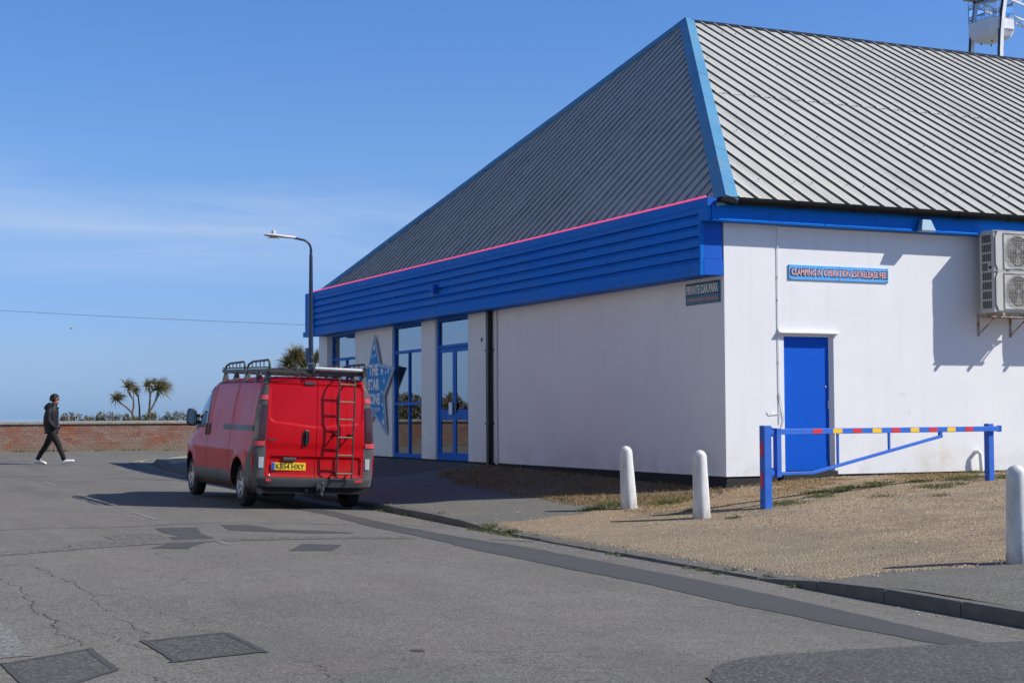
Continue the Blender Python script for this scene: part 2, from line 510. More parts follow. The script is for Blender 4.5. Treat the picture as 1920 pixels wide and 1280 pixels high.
def van_red():
    t = NT('van_red_paint')
    o = t.obj()
    n = t.noise(o, 1.6, 5, 0.6)
    z = t.new('ShaderNodeSeparateXYZ', {0: o}).outputs[2]
    base = t.mix(t.rng(n, 0.3, 0.7), (0.42, 0.002, 0.007, 1), (0.49, 0.003, 0.009, 1))
    g = t.math('MULTIPLY', t.rng(z, 0.75, 0.25), t.rng(t.noise(o, 6, 5, 0.7), 0.35, 0.7, 0.3, 1))
    base = t.mix(t.math('MULTIPLY', g, 0.55), base, (0.16, 0.09, 0.075, 1))
    t.bump(t.noise(o, 2.2, 2), 0.05, 0.02)
    t.b.inputs['Coat Weight'].default_value = 0.2
    t.b.inputs['Specular IOR Level'].default_value = 0.12
    t.b.inputs['Coat Roughness'].default_value = 0.07
    return t.set(Base_Color=base, Roughness=t.rng(n, 0.3, 0.7, 0.3, 0.42))


M['vanred'] = van_red()
M['vangrey'] = paint('van_grey_plastic', (0.072, 0.073, 0.075, 1), 0.55, 0.2, 4)
M['bumper'] = paint('bumper_dark_plastic', (0.045, 0.046, 0.048, 1), 0.5, 0.25, 4)
M['rubber'] = paint('tyre_rubber', (0.014, 0.014, 0.014, 1), 0.85, 0.3, 8)
M['alloy'] = paint('wheel_alloy', (0.42, 0.42, 0.43, 1), 0.4, 0.2, 6, metal=0.6)
M['well'] = paint('wheel_well', (0.008, 0.008, 0.008, 1), 0.9, 0.3, 4)
M['lampred'] = paint('lamp_red', (0.05, 0.004, 0.010, 1), 0.15, 0.2, 4, coat=0.6)
M['lampsmoke'] = paint('lamp_smoked', (0.055, 0.05, 0.055, 1), 0.12, 0.2, 4, coat=0.6)
M['lampclear'] = paint('lamp_clear', (0.42, 0.42, 0.44, 1), 0.2, 0.15, 30, coat=0.5)
M['reflect'] = paint('red_reflector', (0.62, 0.07, 0.085, 1), 0.3, 0.1, 10)
M['rack'] = paint('rack_black', (0.035, 0.034, 0.033, 1), 0.5, 0.3, 4)
M['rackrung'] = paint('worn_ladder_rung', (0.20, 0.155, 0.09, 1), 0.6, 0.5, 14)
M['alu'] = paint('roller_aluminium', (0.50, 0.51, 0.52, 1), 0.35, 0.1, 5, metal=0.5)
M['plate'] = paint('number_plate_yellow', (0.80, 0.52, 0.012, 1), 0.4, 0.04, 3)
M['plateblue'] = paint('number_plate_blue', (0.012, 0.08, 0.42, 1), 0.4, 0.04, 3)
M['whl_white'] = paint('wheel_white', (0.74, 0.75, 0.76, 1), 0.4, 0.08, 1.5)
M['whl_navy'] = paint('wheel_navy', (0.022, 0.034, 0.065, 1), 0.4, 0.1, 1.5)
M['canopy'] = paint('canopy_grey', (0.55, 0.54, 0.52, 1), 0.6, 0.1, 1.5)
M['skin'] = paint('skin', (0.42, 0.21, 0.14, 1), 0.55, 0.08, 10)
M['hair'] = paint('dark_hair', (0.018, 0.012, 0.009, 1), 0.6, 0.4, 40, bump=0.8, bscale=90)
M['jacket'] = paint('black_jacket', (0.010, 0.011, 0.015, 1), 0.6, 0.3, 9, bump=0.5, bscale=25, spec=0.3)
M['trouser'] = paint('black_trousers', (0.008, 0.008, 0.010, 1), 0.85, 0.3, 9)
M['shoe'] = paint('white_trainer', (0.76, 0.77, 0.78, 1), 0.55, 0.08, 14)


def brick_mat():
    t = NT('weathered_brick')
    p = t.pos()
    rnd = t.new('ShaderNodeNewGeometry').outputs['Random Per Island']
    ramp = t.new('ShaderNodeValToRGB', {0: rnd})
    cr_ = ramp.color_ramp
    cr_.elements[0].color = (0.20, 0.065, 0.038, 1)
    cr_.elements[1].color = (0.30, 0.20, 0.15, 1)
    for ps, cc in ((0.3, (0.27, 0.085, 0.045, 1)), (0.55, (0.23, 0.11, 0.075, 1)), (0.8, (0.18, 0.10, 0.075, 1))):
        el = cr_.elements.new(ps)
        el.color = cc
    n = t.noise(t.mapping(p, (1, 1, 2.2)), 0.75, 5, 0.65)
    base = t.mix(t.rng(n, 0.44, 0.58, 0.8, 0), ramp.outputs[0], (0.25, 0.175, 0.14, 1))
    base = t.mix(t.rng(n, 0.56, 0.66, 0, 0.85), base, (0.36, 0.095, 0.035, 1))
    z = t.new('ShaderNodeSeparateXYZ', {0: p}).outputs[2]
    base = t.mix(t.math('MULTIPLY', t.rng(z, 0.12, -0.12), 0.8), base, (0.20, 0.17, 0.125, 1))
    t.bump(t.noise(p, 60, 3), 0.5, 0.005)
    return t.set(Base_Color=base, Roughness=0.95)


M['brick'] = brick_mat()
M['mortar'] = paint('mortar', (0.36, 0.32, 0.27, 1), 0.95, 0.3, 6)
M['sea'] = NT('sea').set(Base_Color=(0.13, 0.22, 0.34, 1), Roughness=0.1)
M['land'] = paint('shingle_and_turf', (0.20, 0.18, 0.10, 1), 0.95, 0.4, 0.3)
M['wire'] = paint('cable_black', (0.03, 0.03, 0.035, 1), 0.7, 0.1, 2)
M['gull'] = paint('gull_white', (0.5, 0.5, 0.5, 1), 0.8, 0.2, 20)


# ------------------------------------------------------------------ mesh helpers
def wloc(o):
    v = Vector((0, 0, 0))
    while o:
        v = v + o.location
        o = o.parent
    return v


def tag(o, label=None, cat=None, group=None, kind=None):
    if label:
        o['label'] = label
    if cat:
        o['category'] = cat
    if group:
        o['group'] = group
    if kind:
        o['kind'] = kind
    return o


def thing(name, loc, label=None, cat=None, group=None, kind=None):
    o = bpy.data.objects.new(name, None)
    o.location = loc
    o.empty_display_size = 0.2
    col.objects.link(o)
    return tag(o, label, cat, group, kind)


class MB:
    def __init__(s):
        s.v, s.f, s.m = [], [], []
        s.cur = 0

    def add(s, vs, fs):
        k = len(s.v)
        s.v += [tuple(p) for p in vs]
        s.f += [tuple(i + k for i in q) for q in fs]
        s.m += [s.cur] * len(fs)
        return s

    def box(s, a, b, bev=0.0):
        x0, y0, z0 = (min(a[i], b[i]) for i in range(3))
        x1, y1, z1 = (max(a[i], b[i]) for i in range(3))
        vs = [(x0, y0, z0), (x1, y0, z0), (x1, y1, z0), (x0, y1, z0), (x0, y0, z1), (x1, y0, z1), (x1, y1, z1), (x0, y1, z1)]
        return s.add(vs, [(0, 3, 2, 1), (4, 5, 6, 7), (0, 1, 5, 4), (1, 2, 6, 5), (2, 3, 7, 6), (3, 0, 4, 7)])

    def hull8(s, vs):
        return s.add(vs, [(0, 3, 2, 1), (4, 5, 6, 7), (0, 1, 5, 4), (1, 2, 6, 5), (2, 3, 7, 6), (3, 0, 4, 7)])

    def bar(s, p, q, wd, ht, upv=(0, 0, 1)):
        p, q = Vector(p), Vector(q)
        d = (q - p).normalized()
        u = Vector(upv)
        sd = d.cross(u)
        if sd.length < 1e-4:
            sd = d.cross(Vector((1, 0, 0)))
        sd.normalize()
        u = sd.cross(d)
        a, b = sd * wd / 2, u * ht / 2
        vs = [p - a - b, p + a - b, p + a + b, p - a + b, q - a - b, q + a - b, q + a + b, q - a + b]
        return s.add(vs, [(0, 1, 2, 3), (7, 6, 5, 4), (0, 4, 5, 1), (1, 5, 6, 2), (2, 6, 7, 3), (3, 7, 4, 0)])

    def tube(s, pts, r, seg=8, cap=True):
        pts = [Vector(p) for p in pts]
        rr = r if isinstance(r, (list, tuple)) else [r] * len(pts)
        n0 = None
        rings = []
        for i, p in enumerate(pts):
            d = (pts[min(i + 1, len(pts) - 1)] - pts[max(i - 1, 0)]).normalized()
            if n0 is None:
                n0 = d.orthogonal().normalized()
            n0 = (n0 - d * n0.dot(d)).normalized()
            b = d.cross(n0)
            rings.append([p + (n0 * math.cos(2 * math.pi * k / seg) + b * math.sin(2 * math.pi * k / seg)) * rr[i] for k in range(seg)])
        vs = [v for rg in rings for v in rg]
        fs = [(i * seg + k, i * seg + (k + 1) % seg, (i + 1) * seg + (k + 1) % seg, (i + 1) * seg + k) for i in range(len(pts) - 1) for k in range(seg)]
        if cap:
            fs += [tuple(range(seg))[::-1], tuple((len(pts) - 1) * seg + k for k in range(seg))]
        return s.add(vs, fs)

    def lathe(s, prof, origin=(0, 0, 0), axis='z', seg=24):
        """prof: list of (radius, height along axis)"""
        o = Vector(origin)
        ax = {'x': (Vector((0, 1, 0)), Vector((0, 0, 1)), Vector((1, 0, 0))), 'y': (Vector((0, 0, 1)), Vector((1, 0, 0)), Vector((0, 1, 0))), 'z': (Vector((1, 0, 0)), Vector((0, 1, 0)), Vector((0, 0, 1)))}[axis]
        vs, fs = [], []
        for r, h in prof:
            for k in range(seg):
                a = 2 * math.pi * k / seg
                vs.append(o + ax[0] * r * math.cos(a) + ax[1] * r * math.sin(a) + ax[2] * h)
        for i in range(len(prof) - 1):
            for k in range(seg):
                fs.append((i * seg + k, i * seg + (k + 1) % seg, (i + 1) * seg + (k + 1) % seg, (i + 1) * seg + k))
        return s.add(vs, fs)

    def prism(s, poly, d):
        """poly: 3D points (planar, ordered), extruded by vector d"""
        n = len(poly)
        d = Vector(d)
        vs = [Vector(p) for p in poly] + [Vector(p) + d for p in poly]
        fs = [tuple(range(n))[::-1], tuple(range(n, 2 * n))] + [(i, (i + 1) % n, n + (i + 1) % n, n + i) for i in range(n)]
        return s.add(vs, fs)

    def grid(s, P):
        """P: array rows x cols x 3"""
        nr, nc = len(P), len(P[0])
        vs = [tuple(P[i][j]) for i in range(nr) for j in range(nc)]
        fs = [(i * nc + j, i * nc + j + 1, (i + 1) * nc + j + 1, (i + 1) * nc + j) for i in range(nr - 1) for j in range(nc - 1)]
        return s.add(vs, fs)

    def build(s, name, mat, parent=None, smooth=False, local=False, bevel=0.0, kind=None, fix=True):
        off = Vector((0, 0, 0)) if (parent is None or local) else wloc(parent)
        me = bpy.data.meshes.new(name)
        me.from_pydata([(v[0] - off.x, v[1] - off.y, v[2] - off.z) for v in s.v], [], s.f)
        mats = mat if isinstance(mat, (list, tuple)) else [mat]
        for mm in mats:
            me.materials.append(M[mm] if isinstance(mm, str) else mm)
        if len(mats) > 1:
            me.polygons.foreach_set('material_index', s.m)
        if fix:
            bm = bmesh.new()
            bm.from_mesh(me)
            bmesh.ops.recalc_face_normals(bm, faces=bm.faces)
            bm.to_mesh(me)
            bm.free()
        if smooth:
            me.polygons.foreach_set('use_smooth', [True] * len(me.polygons))
        me.update()
        o = bpy.data.objects.new(name, me)
        col.objects.link(o)
        if parent:
            o.parent = parent
        if bevel:
            b = o.modifiers.new('bevel', 'BEVEL')
            b.width = bevel
            b.segments = 2
            b.limit_method = 'ANGLE'
            b.angle_limit = R(40)
        if smooth and smooth != 'full':
            me.set_sharp_from_angle(angle=R(38))
        if kind:
            o['kind'] = kind
        return o


def copy_tree(o, parent=None):
    c = o.copy()
    col.objects.link(c)
    c.parent = parent
    for ch in list(o.children):
        copy_tree(ch, c)
    return c


def share(name, mesh_obj, parent, loc, rot=None):
    """another piece with the same mesh data, placed in its parent's frame"""
    o = bpy.data.objects.new(name, mesh_obj.data)
    col.objects.link(o)
    o.parent = parent
    o.location = loc
    if rot:
        o.rotation_euler = rot
    return o


def text_mesh(txt, size, extrude, bold, xscale=1.0):
    cu = bpy.data.curves.new('lettering', 'FONT')
    cu.body = txt
    cu.size = size
    cu.extrude = extrude
    cu.offset = bold
    cu.resolution_u = 3
    cu.align_x = 'CENTER'
    cu.align_y = 'CENTER'
    ob = bpy.data.objects.new('lettering', cu)
    col.objects.link(ob)
    bpy.context.view_layer.update()
    me = bpy.data.meshes.new_from_object(ob.evaluated_get(bpy.context.evaluated_depsgraph_get()))
    bpy.data.objects.remove(ob)
    bpy.data.curves.remove(cu)
    for v in me.vertices:
        v.co.x *= xscale
    return me


def text_fit(name, txt, mat, parent, center, right, upv, width, height, bold=0.0, extrude=0.004, grow=0.0):
    """lettering stretched to a given width and cap height; center in world space"""
    me = text_mesh(txt, 1.0, 0.0, bold)
    xs = [v.co.x for v in me.vertices]
    ys = [v.co.y for v in me.vertices]
    wx, wy = max(xs) - min(xs), max(ys) - min(ys)
    cx, cy = (max(xs) + min(xs)) / 2, (max(ys) + min(ys)) / 2
    r_, u_ = Vector(right), Vector(upv)
    n_ = r_.cross(u_)
    c_ = Vector(center) - (wloc(parent) if parent else Vector((0, 0, 0)))
    for v in me.vertices:
        v.co = c_ + r_ * ((v.co.x - cx) / wx * (width + grow)) + u_ * ((v.co.y - cy) / wy * (height + grow)) + n_ * extrude
    me.materials.clear()
    me.materials.append(M[mat])
    o = bpy.data.objects.new(name, me)
    col.objects.link(o)
    o.parent = parent
    return o


def lerp(a, b, t):
    return a + (b - a) * t


def interp(x, xs, ys):
    return float(np.interp(x, xs, ys))


# ------------------------------------------------------------------ ground heights
KX_Y = [-60, -9, -5, -1.2, 1, 4, 10, 16, 20, 22, 23.5, 24.8, 26, 27, 27.8, 28.3]
KX_X = [-4.65, -4.65, -4.66, -4.62, -4.5, -4.44, -4.33, -4.16, -4.0, -3.75, -3.3, -2.6, -1.5, 0.2, 2.6, 6.0]


def kerb_x(y):
    return interp(y, KX_Y, KX_X)


def road_edge(y):
    return -0.532 + 0.0078 * y


def road_z(x, y):
    d = max(0.0, min(kerb_x(y), -4.0) - x + max(0.0, y - 19) * 0.5)
    return road_edge(y) + 0.15 * (1 - math.exp(-d / 2.2))


def kerb_h(y):
    return interp(y, [-60, -9.0, -8.0, -1.9, -0.3, 40], [0.12, 0.12, 0.03, 0.03, 0.095, 0.095])


def kerb_top(y):
    if y > 19:
        return road_z(kerb_x(y) - 0.01, y) + 0.09
    return road_edge(y) + kerb_h(y)


ctrl = []
for y in list(np.arange(-46, -12, 6)) + list(np.arange(-11, 20, 1.4)):
    ctrl.append((kerb_x(y) + 0.12, y, kerb_top(y)))
for y in (21, 23, 24.5, 25.5, 26.5, 27.5, 28.2):
    ctrl.append((kerb_x(y) + 0.12, y, kerb_top(y)))
ctrl += [(0, 19.5, -0.06), (0, 14, -0.035), (0, 11, -0.035), (0, 9, -0.04), (0, 8, -0.06), (0, 4, -0.12), (0, 2, -0.16), (0, 0.5, -0.18), (-0.1, -0.3, -0.18),
         (-2.2, -0.8, -0.37), (-2.1, -2.7, -0.39), (-2.5, -8.9, -0.405), (-1.18, -2.78, -0.30), (3.1, -2.25, -0.055), (1.0, -2.5, -0.15), (1.0, -4.5, -0.24),
         (-2.3, 4, -0.27), (-2.3, 10, -0.19), (-2.2, 15, -0.17),
         (0.7, 0, -0.11), (1.5, 0, -0.055), (3, 0, -0.04), (6, 0, -0.03), (12, 0, -0.02), (24, 0, 0.0),
         (3, -6, -0.19), (3, -10, -0.28), (10, -6, -0.10), (10, -12, -0.20), (24, -12, -0.1), (-2, -20, -0.52), (8, -24, -0.45), (-2, -44, -0.75), (24, -40, -0.5),
         (0, 23, -0.13), (3, 24.5, -0.12), (10, 22, -0.08), (24, 24, -0.08)]
ctrl = np.array(ctrl)


def tps_fit(pts):
    n = len(pts)
    d = np.linalg.norm(pts[:, None, :2] - pts[None, :, :2], axis=2)
    K = np.where(d > 0, d ** 2 * np.log(d + 1e-12), 0) + np.eye(n) * 0.02
    P_ = np.c_[np.ones(n), pts[:, :2]]
    A = np.zeros((n + 3, n + 3))
    A[:n, :n] = K
    A[:n, n:] = P_
    A[n:, :n] = P_.T
    return np.linalg.solve(A, np.r_[pts[:, 2], 0, 0, 0])


TW = tps_fit(ctrl)


def pave_zs(X, Y):
    X, Y = np.asarray(X, float), np.asarray(Y, float)
    d = np.sqrt((X[..., None] - ctrl[:, 0]) ** 2 + (Y[..., None] - ctrl[:, 1]) ** 2)
    z = (np.where(d > 0, d ** 2 * np.log(d + 1e-12), 0) * TW[:len(ctrl)]).sum(-1) + TW[-3] + TW[-2] * X + TW[-1] * Y
    return np.where((X > 0.25) & (Y > 0.25) & (Y < 19.2), -0.25, z)


def pave_z(x, y):
    return float(pave_zs(np.array([x]), np.array([y]))[0])


# ------------------------------------------------------------------ road, pavements, ground, sea
g = MB()
g.box((-2500, -2500, -6.0), (2500, 75, -1.3))
g.build('ground', 'land', kind='structure')
g = MB()
sv = [(-30000, 70, -5.0), (30000, 70, -5.0), (30000, 40000, -5.0), (-30000, 40000, -5.0)]
g.add(sv, [(0, 1, 2, 3)]).build('sea', 'sea', kind='structure')
g = MB()
g.box((-60, 32.05, -1.2), (60, 74, 0.1))
g.build('terrain', 'land', kind='structure')

ys = np.r_[np.arange(-60, -24, 3), np.arange(-24, 32.01, 0.4)]
xs = np.r_[np.arange(-70, -20, 5), np.arange(-20, -3.4, 0.4), [-3.2, -2.4, -1.5, 0, 2, 5, 10, 20, 60]]
road = MB().grid([[(x, y, road_z(x, y)) for x in xs] for y in ys]).build('road', 'road', smooth='full', kind='structure')


def sheet(name, poly, mat, parent, lift=0.0035, jit=0.0, step=0.22):
    """a thin skin laid on the road inside a polygon (ragged edge)"""
    pts = []
    for i, a in enumerate(poly):
        b = poly[(i + 1) % len(poly)]
        L = math.hypot(b[0] - a[0], b[1] - a[1])
        n = max(1, int(L / step))
        for k in range(n):
            t = k / n
            pts.append((lerp(a[0], b[0], t) + random.uniform(-jit, jit), lerp(a[1], b[1], t) + random.uniform(-jit, jit)))
    bm = bmesh.new()
    off = wloc(parent)
    vs = [bm.verts.new((p[0], p[1], 0)) for p in pts]
    f = bm.faces.new(vs)
    bmesh.ops.triangulate(bm, faces=[f])
    bmesh.ops.subdivide_edges(bm, edges=[e for e in bm.edges if e.calc_length() > 0.5], cuts=1)
    bmesh.ops.triangulate(bm, faces=bm.faces)
    bmesh.ops.subdivide_edges(bm, edges=[e for e in bm.edges if e.calc_length() > 0.5], cuts=1)
    for v in bm.verts:
        v.co.z = road_z(v.co.x, v.co.y) + lift
    bmesh.ops.recalc_face_normals(bm, faces=bm.faces)
    for f in bm.faces:
        if f.normal.z < 0:
            f.normal_flip()
    me = bpy.data.meshes.new(name)
    bm.to_mesh(me)
    bm.free()
    me.materials.append(M[mat])
    o = bpy.data.objects.new(name, me)
    col.objects.link(o)
    o.parent = parent
    return o


def ribbon(name, path, width, mat, parent, lift=0.008, jit=0.0, step=0.06, wj=0.5):
    pts = []
    for a, b in zip(path[:-1], path[1:]):
        L = math.hypot(b[0] - a[0], b[1] - a[1])
        n = max(1, int(L / step))
        for k in range(n):
            pts.append((lerp(a[0], b[0], k / n), lerp(a[1], b[1], k / n)))
    pts.append(path[-1])
    walk = 0.0
    P_ = []
    for i, p in enumerate(pts):
        q = pts[min(i + 1, len(pts) - 1)]
        r_ = pts[max(i - 1, 0)]
        d = Vector((q[0] - r_[0], q[1] - r_[1]))
        d.normalize()
        nrm = Vector((-d.y, d.x))
        walk = walk * 0.8 + random.uniform(-jit, jit)
        ww = width * random.uniform(1 - wj, 1 + wj) / 2
        row = []
        for s_ in (-1, 1):
            x, y = p[0] + nrm.x * (walk + s_ * ww), p[1] + nrm.y * (walk + s_ * ww)
            row.append((x, y, road_z(x, y) + lift))
        P_.append(row)
    return MB().grid(P_).build(name, mat, parent)


sheet('road_patch', [(-10.66, -10.02), (-10.65, -10.86), (-10.1, -10.70), (-10.11, -9.86)], 'patch', road, jit=0.012, step=0.1)
sheet('road_patch', [(-11.56, -10.56), (-11.53, -11.6), (-11.02, -11.0), (-11.03, -10.20)], 'patch', road, jit=0.012, step=0.1)
sheet('road_patch', [(-9.27, -3.55), (-8.92, -3.76), (-8.62, -3.1), (-8.33, -2.75), (-8.3, -1.8), (-8.12, -0.86), (-8.62, -0.85), (-8.70, -1.6), (-8.60, -2.1), (-8.75, -2.2), (-8.85, -2.9)], 'patch2', road, jit=0.02, step=0.15)
sheet('road_patch', [(-10.0, -3.05), (-9.85, -2.5), (-9.42, -2.35), (-9.42, -1.8), (-8.82, -1.6), (-8.80, -2.2), (-8.9, -2.85), (-9.3, -3.0)], 'seam', road, lift=0.004, jit=0.02, step=0.15)
sheet('road_patch', [(-7.75, -0.5), (-7.40, -0.6), (-7.29, -1.38), (-6.85, -1.66), (-6.53, -2.1), (-7.0, -2.15), (-7.66, -1.6), (-7.86, -1.38)], 'patch2', road, jit=0.015, step=0.15)
sheet('road_patch', [(-8.0, -4.3), (-7.62, -3.5), (-7.25, -3.76), (-7.57, -4.4)], 'patch2', road, jit=0.012, step=0.12)
strip = [(-5.42, 6.0), (-5.40, 2.1), (-5.50, -1.1), (-5.44, -2.65), (-5.26, -4.3), (-5.27, -6.6), (-5.30, -8.5), (-5.45, -10.2), (-5.57, -11.2), (-5.63, -11.9), (-6.0, -11.85), (-6.05, -11.0), (-6.08, -9.7), (-6.0, -8.4), (-6.02, -7.0), (-6.06, -4.7), (-5.94, -2.85), (-5.95, -1.1), (-5.78, 1.2), (-5.74, 6.0)]
sheet('trench_patch', strip, 'patch2', road, jit=0.018, step=0.2)
sheet('road_patch', [(-9.6, -16.5), (-8.15, -12.5), (-7.94, -12.22), (-7.6, -12.0), (-6.75, -11.9), (-5.95, -11.87), (-5.3, -11.82), (-4.72, -11.84), (-4.72, -16.5)], 'patch', road, lift=0.006, jit=0.015, step=0.15)
sheet('road_patch', [(-12.6, -8.0), (-11.36, -8.55), (-11.345, -9.4), (-11.37, -10.3), (-12.6, -10.45)], 'oldpatch', road, lift=0.004, jit=0.012, step=0.12)
sheet('drain_spot', [(-9.245 + 0.045 * math.cos(a), -11.02 + 0.05 * math.sin(a)) for a in np.arange(0, 6.2, 0.6)], 'patch2', road, jit=0.0, step=1)
ribbon('road_seam', [(-12.5, -4.1), (-10.76, -3.62), (-9.97, -3.22), (-9.02, -2.86), (-8.23, -2.72), (-7.2, -2.75), (-6.1, -2.85)], 0.36, 'seam', road, 0.004, 0.010, wj=0.12)
ribbon('road_seam', [(-5.2, -3.05), (-4.75, -3.3)], 0.09, 'seam', road, 0.005, 0.006, wj=0.25)
ribbon('road_seam', [(-11.6, -1.6), (-10.2, -0.4), (-8.9, -0.55), (-8.0, -0.15), (-6.2, -0.6), (-4.75, -1.0)], 0.022, 'crack', road, 0.005, 0.008)
for q in ([(-10.66, -10.02), (-10.65, -10.86), (-10.1, -10.70), (-10.11, -9.86)], [(-11.56, -10.56), (-11.53, -11.6), (-11.02, -11.0), (-11.03, -10.20)]):
    for a, b in zip(q, q[1:] + q[:1]):
        ov = random.uniform(0.0, 0.08)
        d_ = ((b[0] - a[0]) / math.hypot(b[0] - a[0], b[1] - a[1]), (b[1] - a[1]) / math.hypot(b[0] - a[0], b[1] - a[1]))
        ribbon('tar_seal', [(a[0] - d_[0] * ov, a[1] - d_[1] * ov), b], 0.042, 'patch2', road, 0.0055, 0.003, 0.07, 0.18)
for path, wd in (([(-11.04, -5.3), (-10.97, -7.1), (-11.06, -8.1), (-11.03, -8.7), (-11.06, -9.25), (-11.03, -10.1)], 0.016),
                 ([(-10.62, -5.0), (-10.52, -7.2), (-10.60, -8.2), (-10.57, -9.2), (-10.61, -9.85)], 0.014),
                 ([(-11.03, -8.7), (-10.85, -9.3), (-10.80, -10.0), (-10.66, -10.4)], 0.007),
                 ([(-10.1, -10.72), (-9.95, -11.2), (-10.0, -11.9), (-9.8, -12.6)], 0.007),
                 ([(-9.6, -5.2), (-9.3, -4.8), (-9.35, -4.2), (-9.1, -3.8)], 0.007),
                 ([(-10.55, -8.0), (-10.3, -8.3), (-10.2, -8.9), (-10.25, -9.6)], 0.006),
                 ([(-11.02, -10.9), (-10.9, -11.2), (-10.86, -11.7), (-10.6, -12.2)], 0.010),
                 ([(-7.7, -4.4), (-7.4, -5.3), (-7.45, -6.0)], 0.006),
                 ([(-7.0, -5.2), (-6.8, -6.5), (-6.9, -7.6), (-6.75, -8.6)], 0.006),
                 ([(-10.9, -6.6), (-10.3, -6.2), (-9.9, -6.3), (-9.4, -5.8)], 0.006)):
    for a, b in zip(path[:-1], path[1:]):
        for f0, f1 in ((0.0, 0.46), (0.5, 0.96)):
            if random.random() < 0.16:
                continue
            jx = random.uniform(-.03, .03)
            pa = (lerp(a[0], b[0], f0) + jx * (f0 > 0), lerp(a[1], b[1], f0))
            pm = (lerp(a[0], b[0], (f0 + f1) / 2) + random.uniform(-.05, .05), lerp(a[1], b[1], (f0 + f1) / 2))
            pb = (lerp(a[0], b[0], f1) + jx * (f1 < .9), lerp(a[1], b[1], f1))
            ribbon('road_crack', [pa, pm, pb], wd * 0.5 * random.uniform(.6, 1.2), 'crack', road, 0.003, 0.010, 0.022, 0.9)
            if random.random() < 0.5:
                ribbon('road_crack', [pm, (pm[0] + random.uniform(-.3, .3), pm[1] + random.uniform(-.3, .1))], wd * 0.3, 'crack', road, 0.003, 0.010, 0.022, 0.9)
for y0, y1 in ((11.9, 9.6), (4.6, 3.3), (2.2, 0.6), (-2.9, -3.4)):
    ribbon('centre_dash', [(-8.1 - 0.02 * (11 - y0), y0), (-8.1 - 0.02 * (11 - y1), y1)], 0.06, 'wht_line', road, 0.0045, 0.006, 0.08, 0.6)
for off in (0.0, 0.17):
    base = [(-4.74, 8.0), (-4.68, 12), (-4.62, 14.6), (-4.52, 16.7), (-4.40, 19.1), (-4.32, 20.9), (-4.2, 22.4), (-3.85, 23.6), (-3.3, 24.8), (-2.7, 25.75), (-1.9, 26.8), (-0.6, 27.9), (1.2, 28.6)]
    pth = [(x + off * (1.0 if y < 22 else 0.75), y - off * (0.0 if y < 22 else 0.7)) for x, y in base]
    ribbon('yellow_line', pth, 0.085, 'ylw_line', road, 0.0045, 0.004, 0.12, 0.3)

# pavement sheet, row by row from the back of the kerb
prow = np.r_[np.arange(-45, -14, 2.0), np.arange(-14, 28.3, 0.3)]
ucols = np.r_[np.arange(0, 8.0, 0.3), np.arange(8, 40, 3.0)]
X = np.array([[kerb_x(y) + 0.12 + u for u in ucols] for y in prow])
Yg = np.repeat(prow[:, None], len(ucols), 1)
Z = pave_zs(X, Yg)
pavement = MB().grid(np.dstack([X, Yg, Z])).build('pavement', 'pave', smooth='full', kind='structure')


def inside(x, y, poly):
    c = False
    for i in range(len(poly)):
        (x1, y1), (x2, y2) = poly[i], poly[i - 1]
        if (y1 > y) != (y2 > y) and x < (x2 - x1) * (y - y1) / (y2 - y1) + x1:
            c = not c
    return c


def poly_sheet(name, poly, mat, lift, step, jit, edge=None):
    """ground skin inside a polygon, following the pavement's surface, with a feathered uneven rim"""
    x0, x1 = min(p[0] for p in poly) - 0.3, max(p[0] for p in poly) + 0.3
    y0, y1 = min(p[1] for p in poly) - 0.3, max(p[1] for p in poly) + 0.3
    gx, gy = np.arange(x0, x1, step), np.arange(y0, y1, step)
    XX, YY = np.meshgrid(gx, gy)
    XX = XX + rng.uniform(-jit, jit, XX.shape)
    YY = YY + rng.uniform(-jit, jit, YY.shape)
    nx = 0.12 * np.sin(YY * 3.1 + 1.3 * np.sin(XX * 2.2)) + 0.07 * np.sin(YY * 8.3 + XX * 5.7)
    ins = np.array([[inside(XX[i, j] + nx[i, j], YY[i, j] + nx[i, j] * 0.7, poly) for j in range(len(gx))] for i in range(len(gy))])
    keep = ins & (XX > np.vectorize(kerb_x)(YY) + 0.13)
    ZZ = pave_zs(XX, YY) + lift
    idx = -np.ones(XX.shape, int)
    m = MB()
    vs, fs = [], []
    for i in range(len(gy) - 1):
        for j in range(len(gx) - 1):
            q = [(i, j), (i, j + 1), (i + 1, j + 1), (i + 1, j)]
            if all(keep[a] for a in q):
                f = []
                for a in q:
                    if idx[a] < 0:
                        idx[a] = len(vs)
                        vs.append((XX[a], YY[a], ZZ[a]))
                    f.append(idx[a])
                fs.append(tuple(f))
    # sink the rim into the pavement
    cnt = {}
    for f in fs:
        for a, b in zip(f, f[1:] + f[:1]):
            k = (min(a, b), max(a, b))
            cnt[k] = cnt.get(k, 0) + 1
    for (a, b), c in cnt.items():
        if c == 1:
            for k in (a, b):
                v = vs[k]
                vs[k] = (v[0], v[1], v[2] - lift - 0.006)
    m.add(vs, fs)
    return m.build(name, mat, smooth='full', kind='structure')


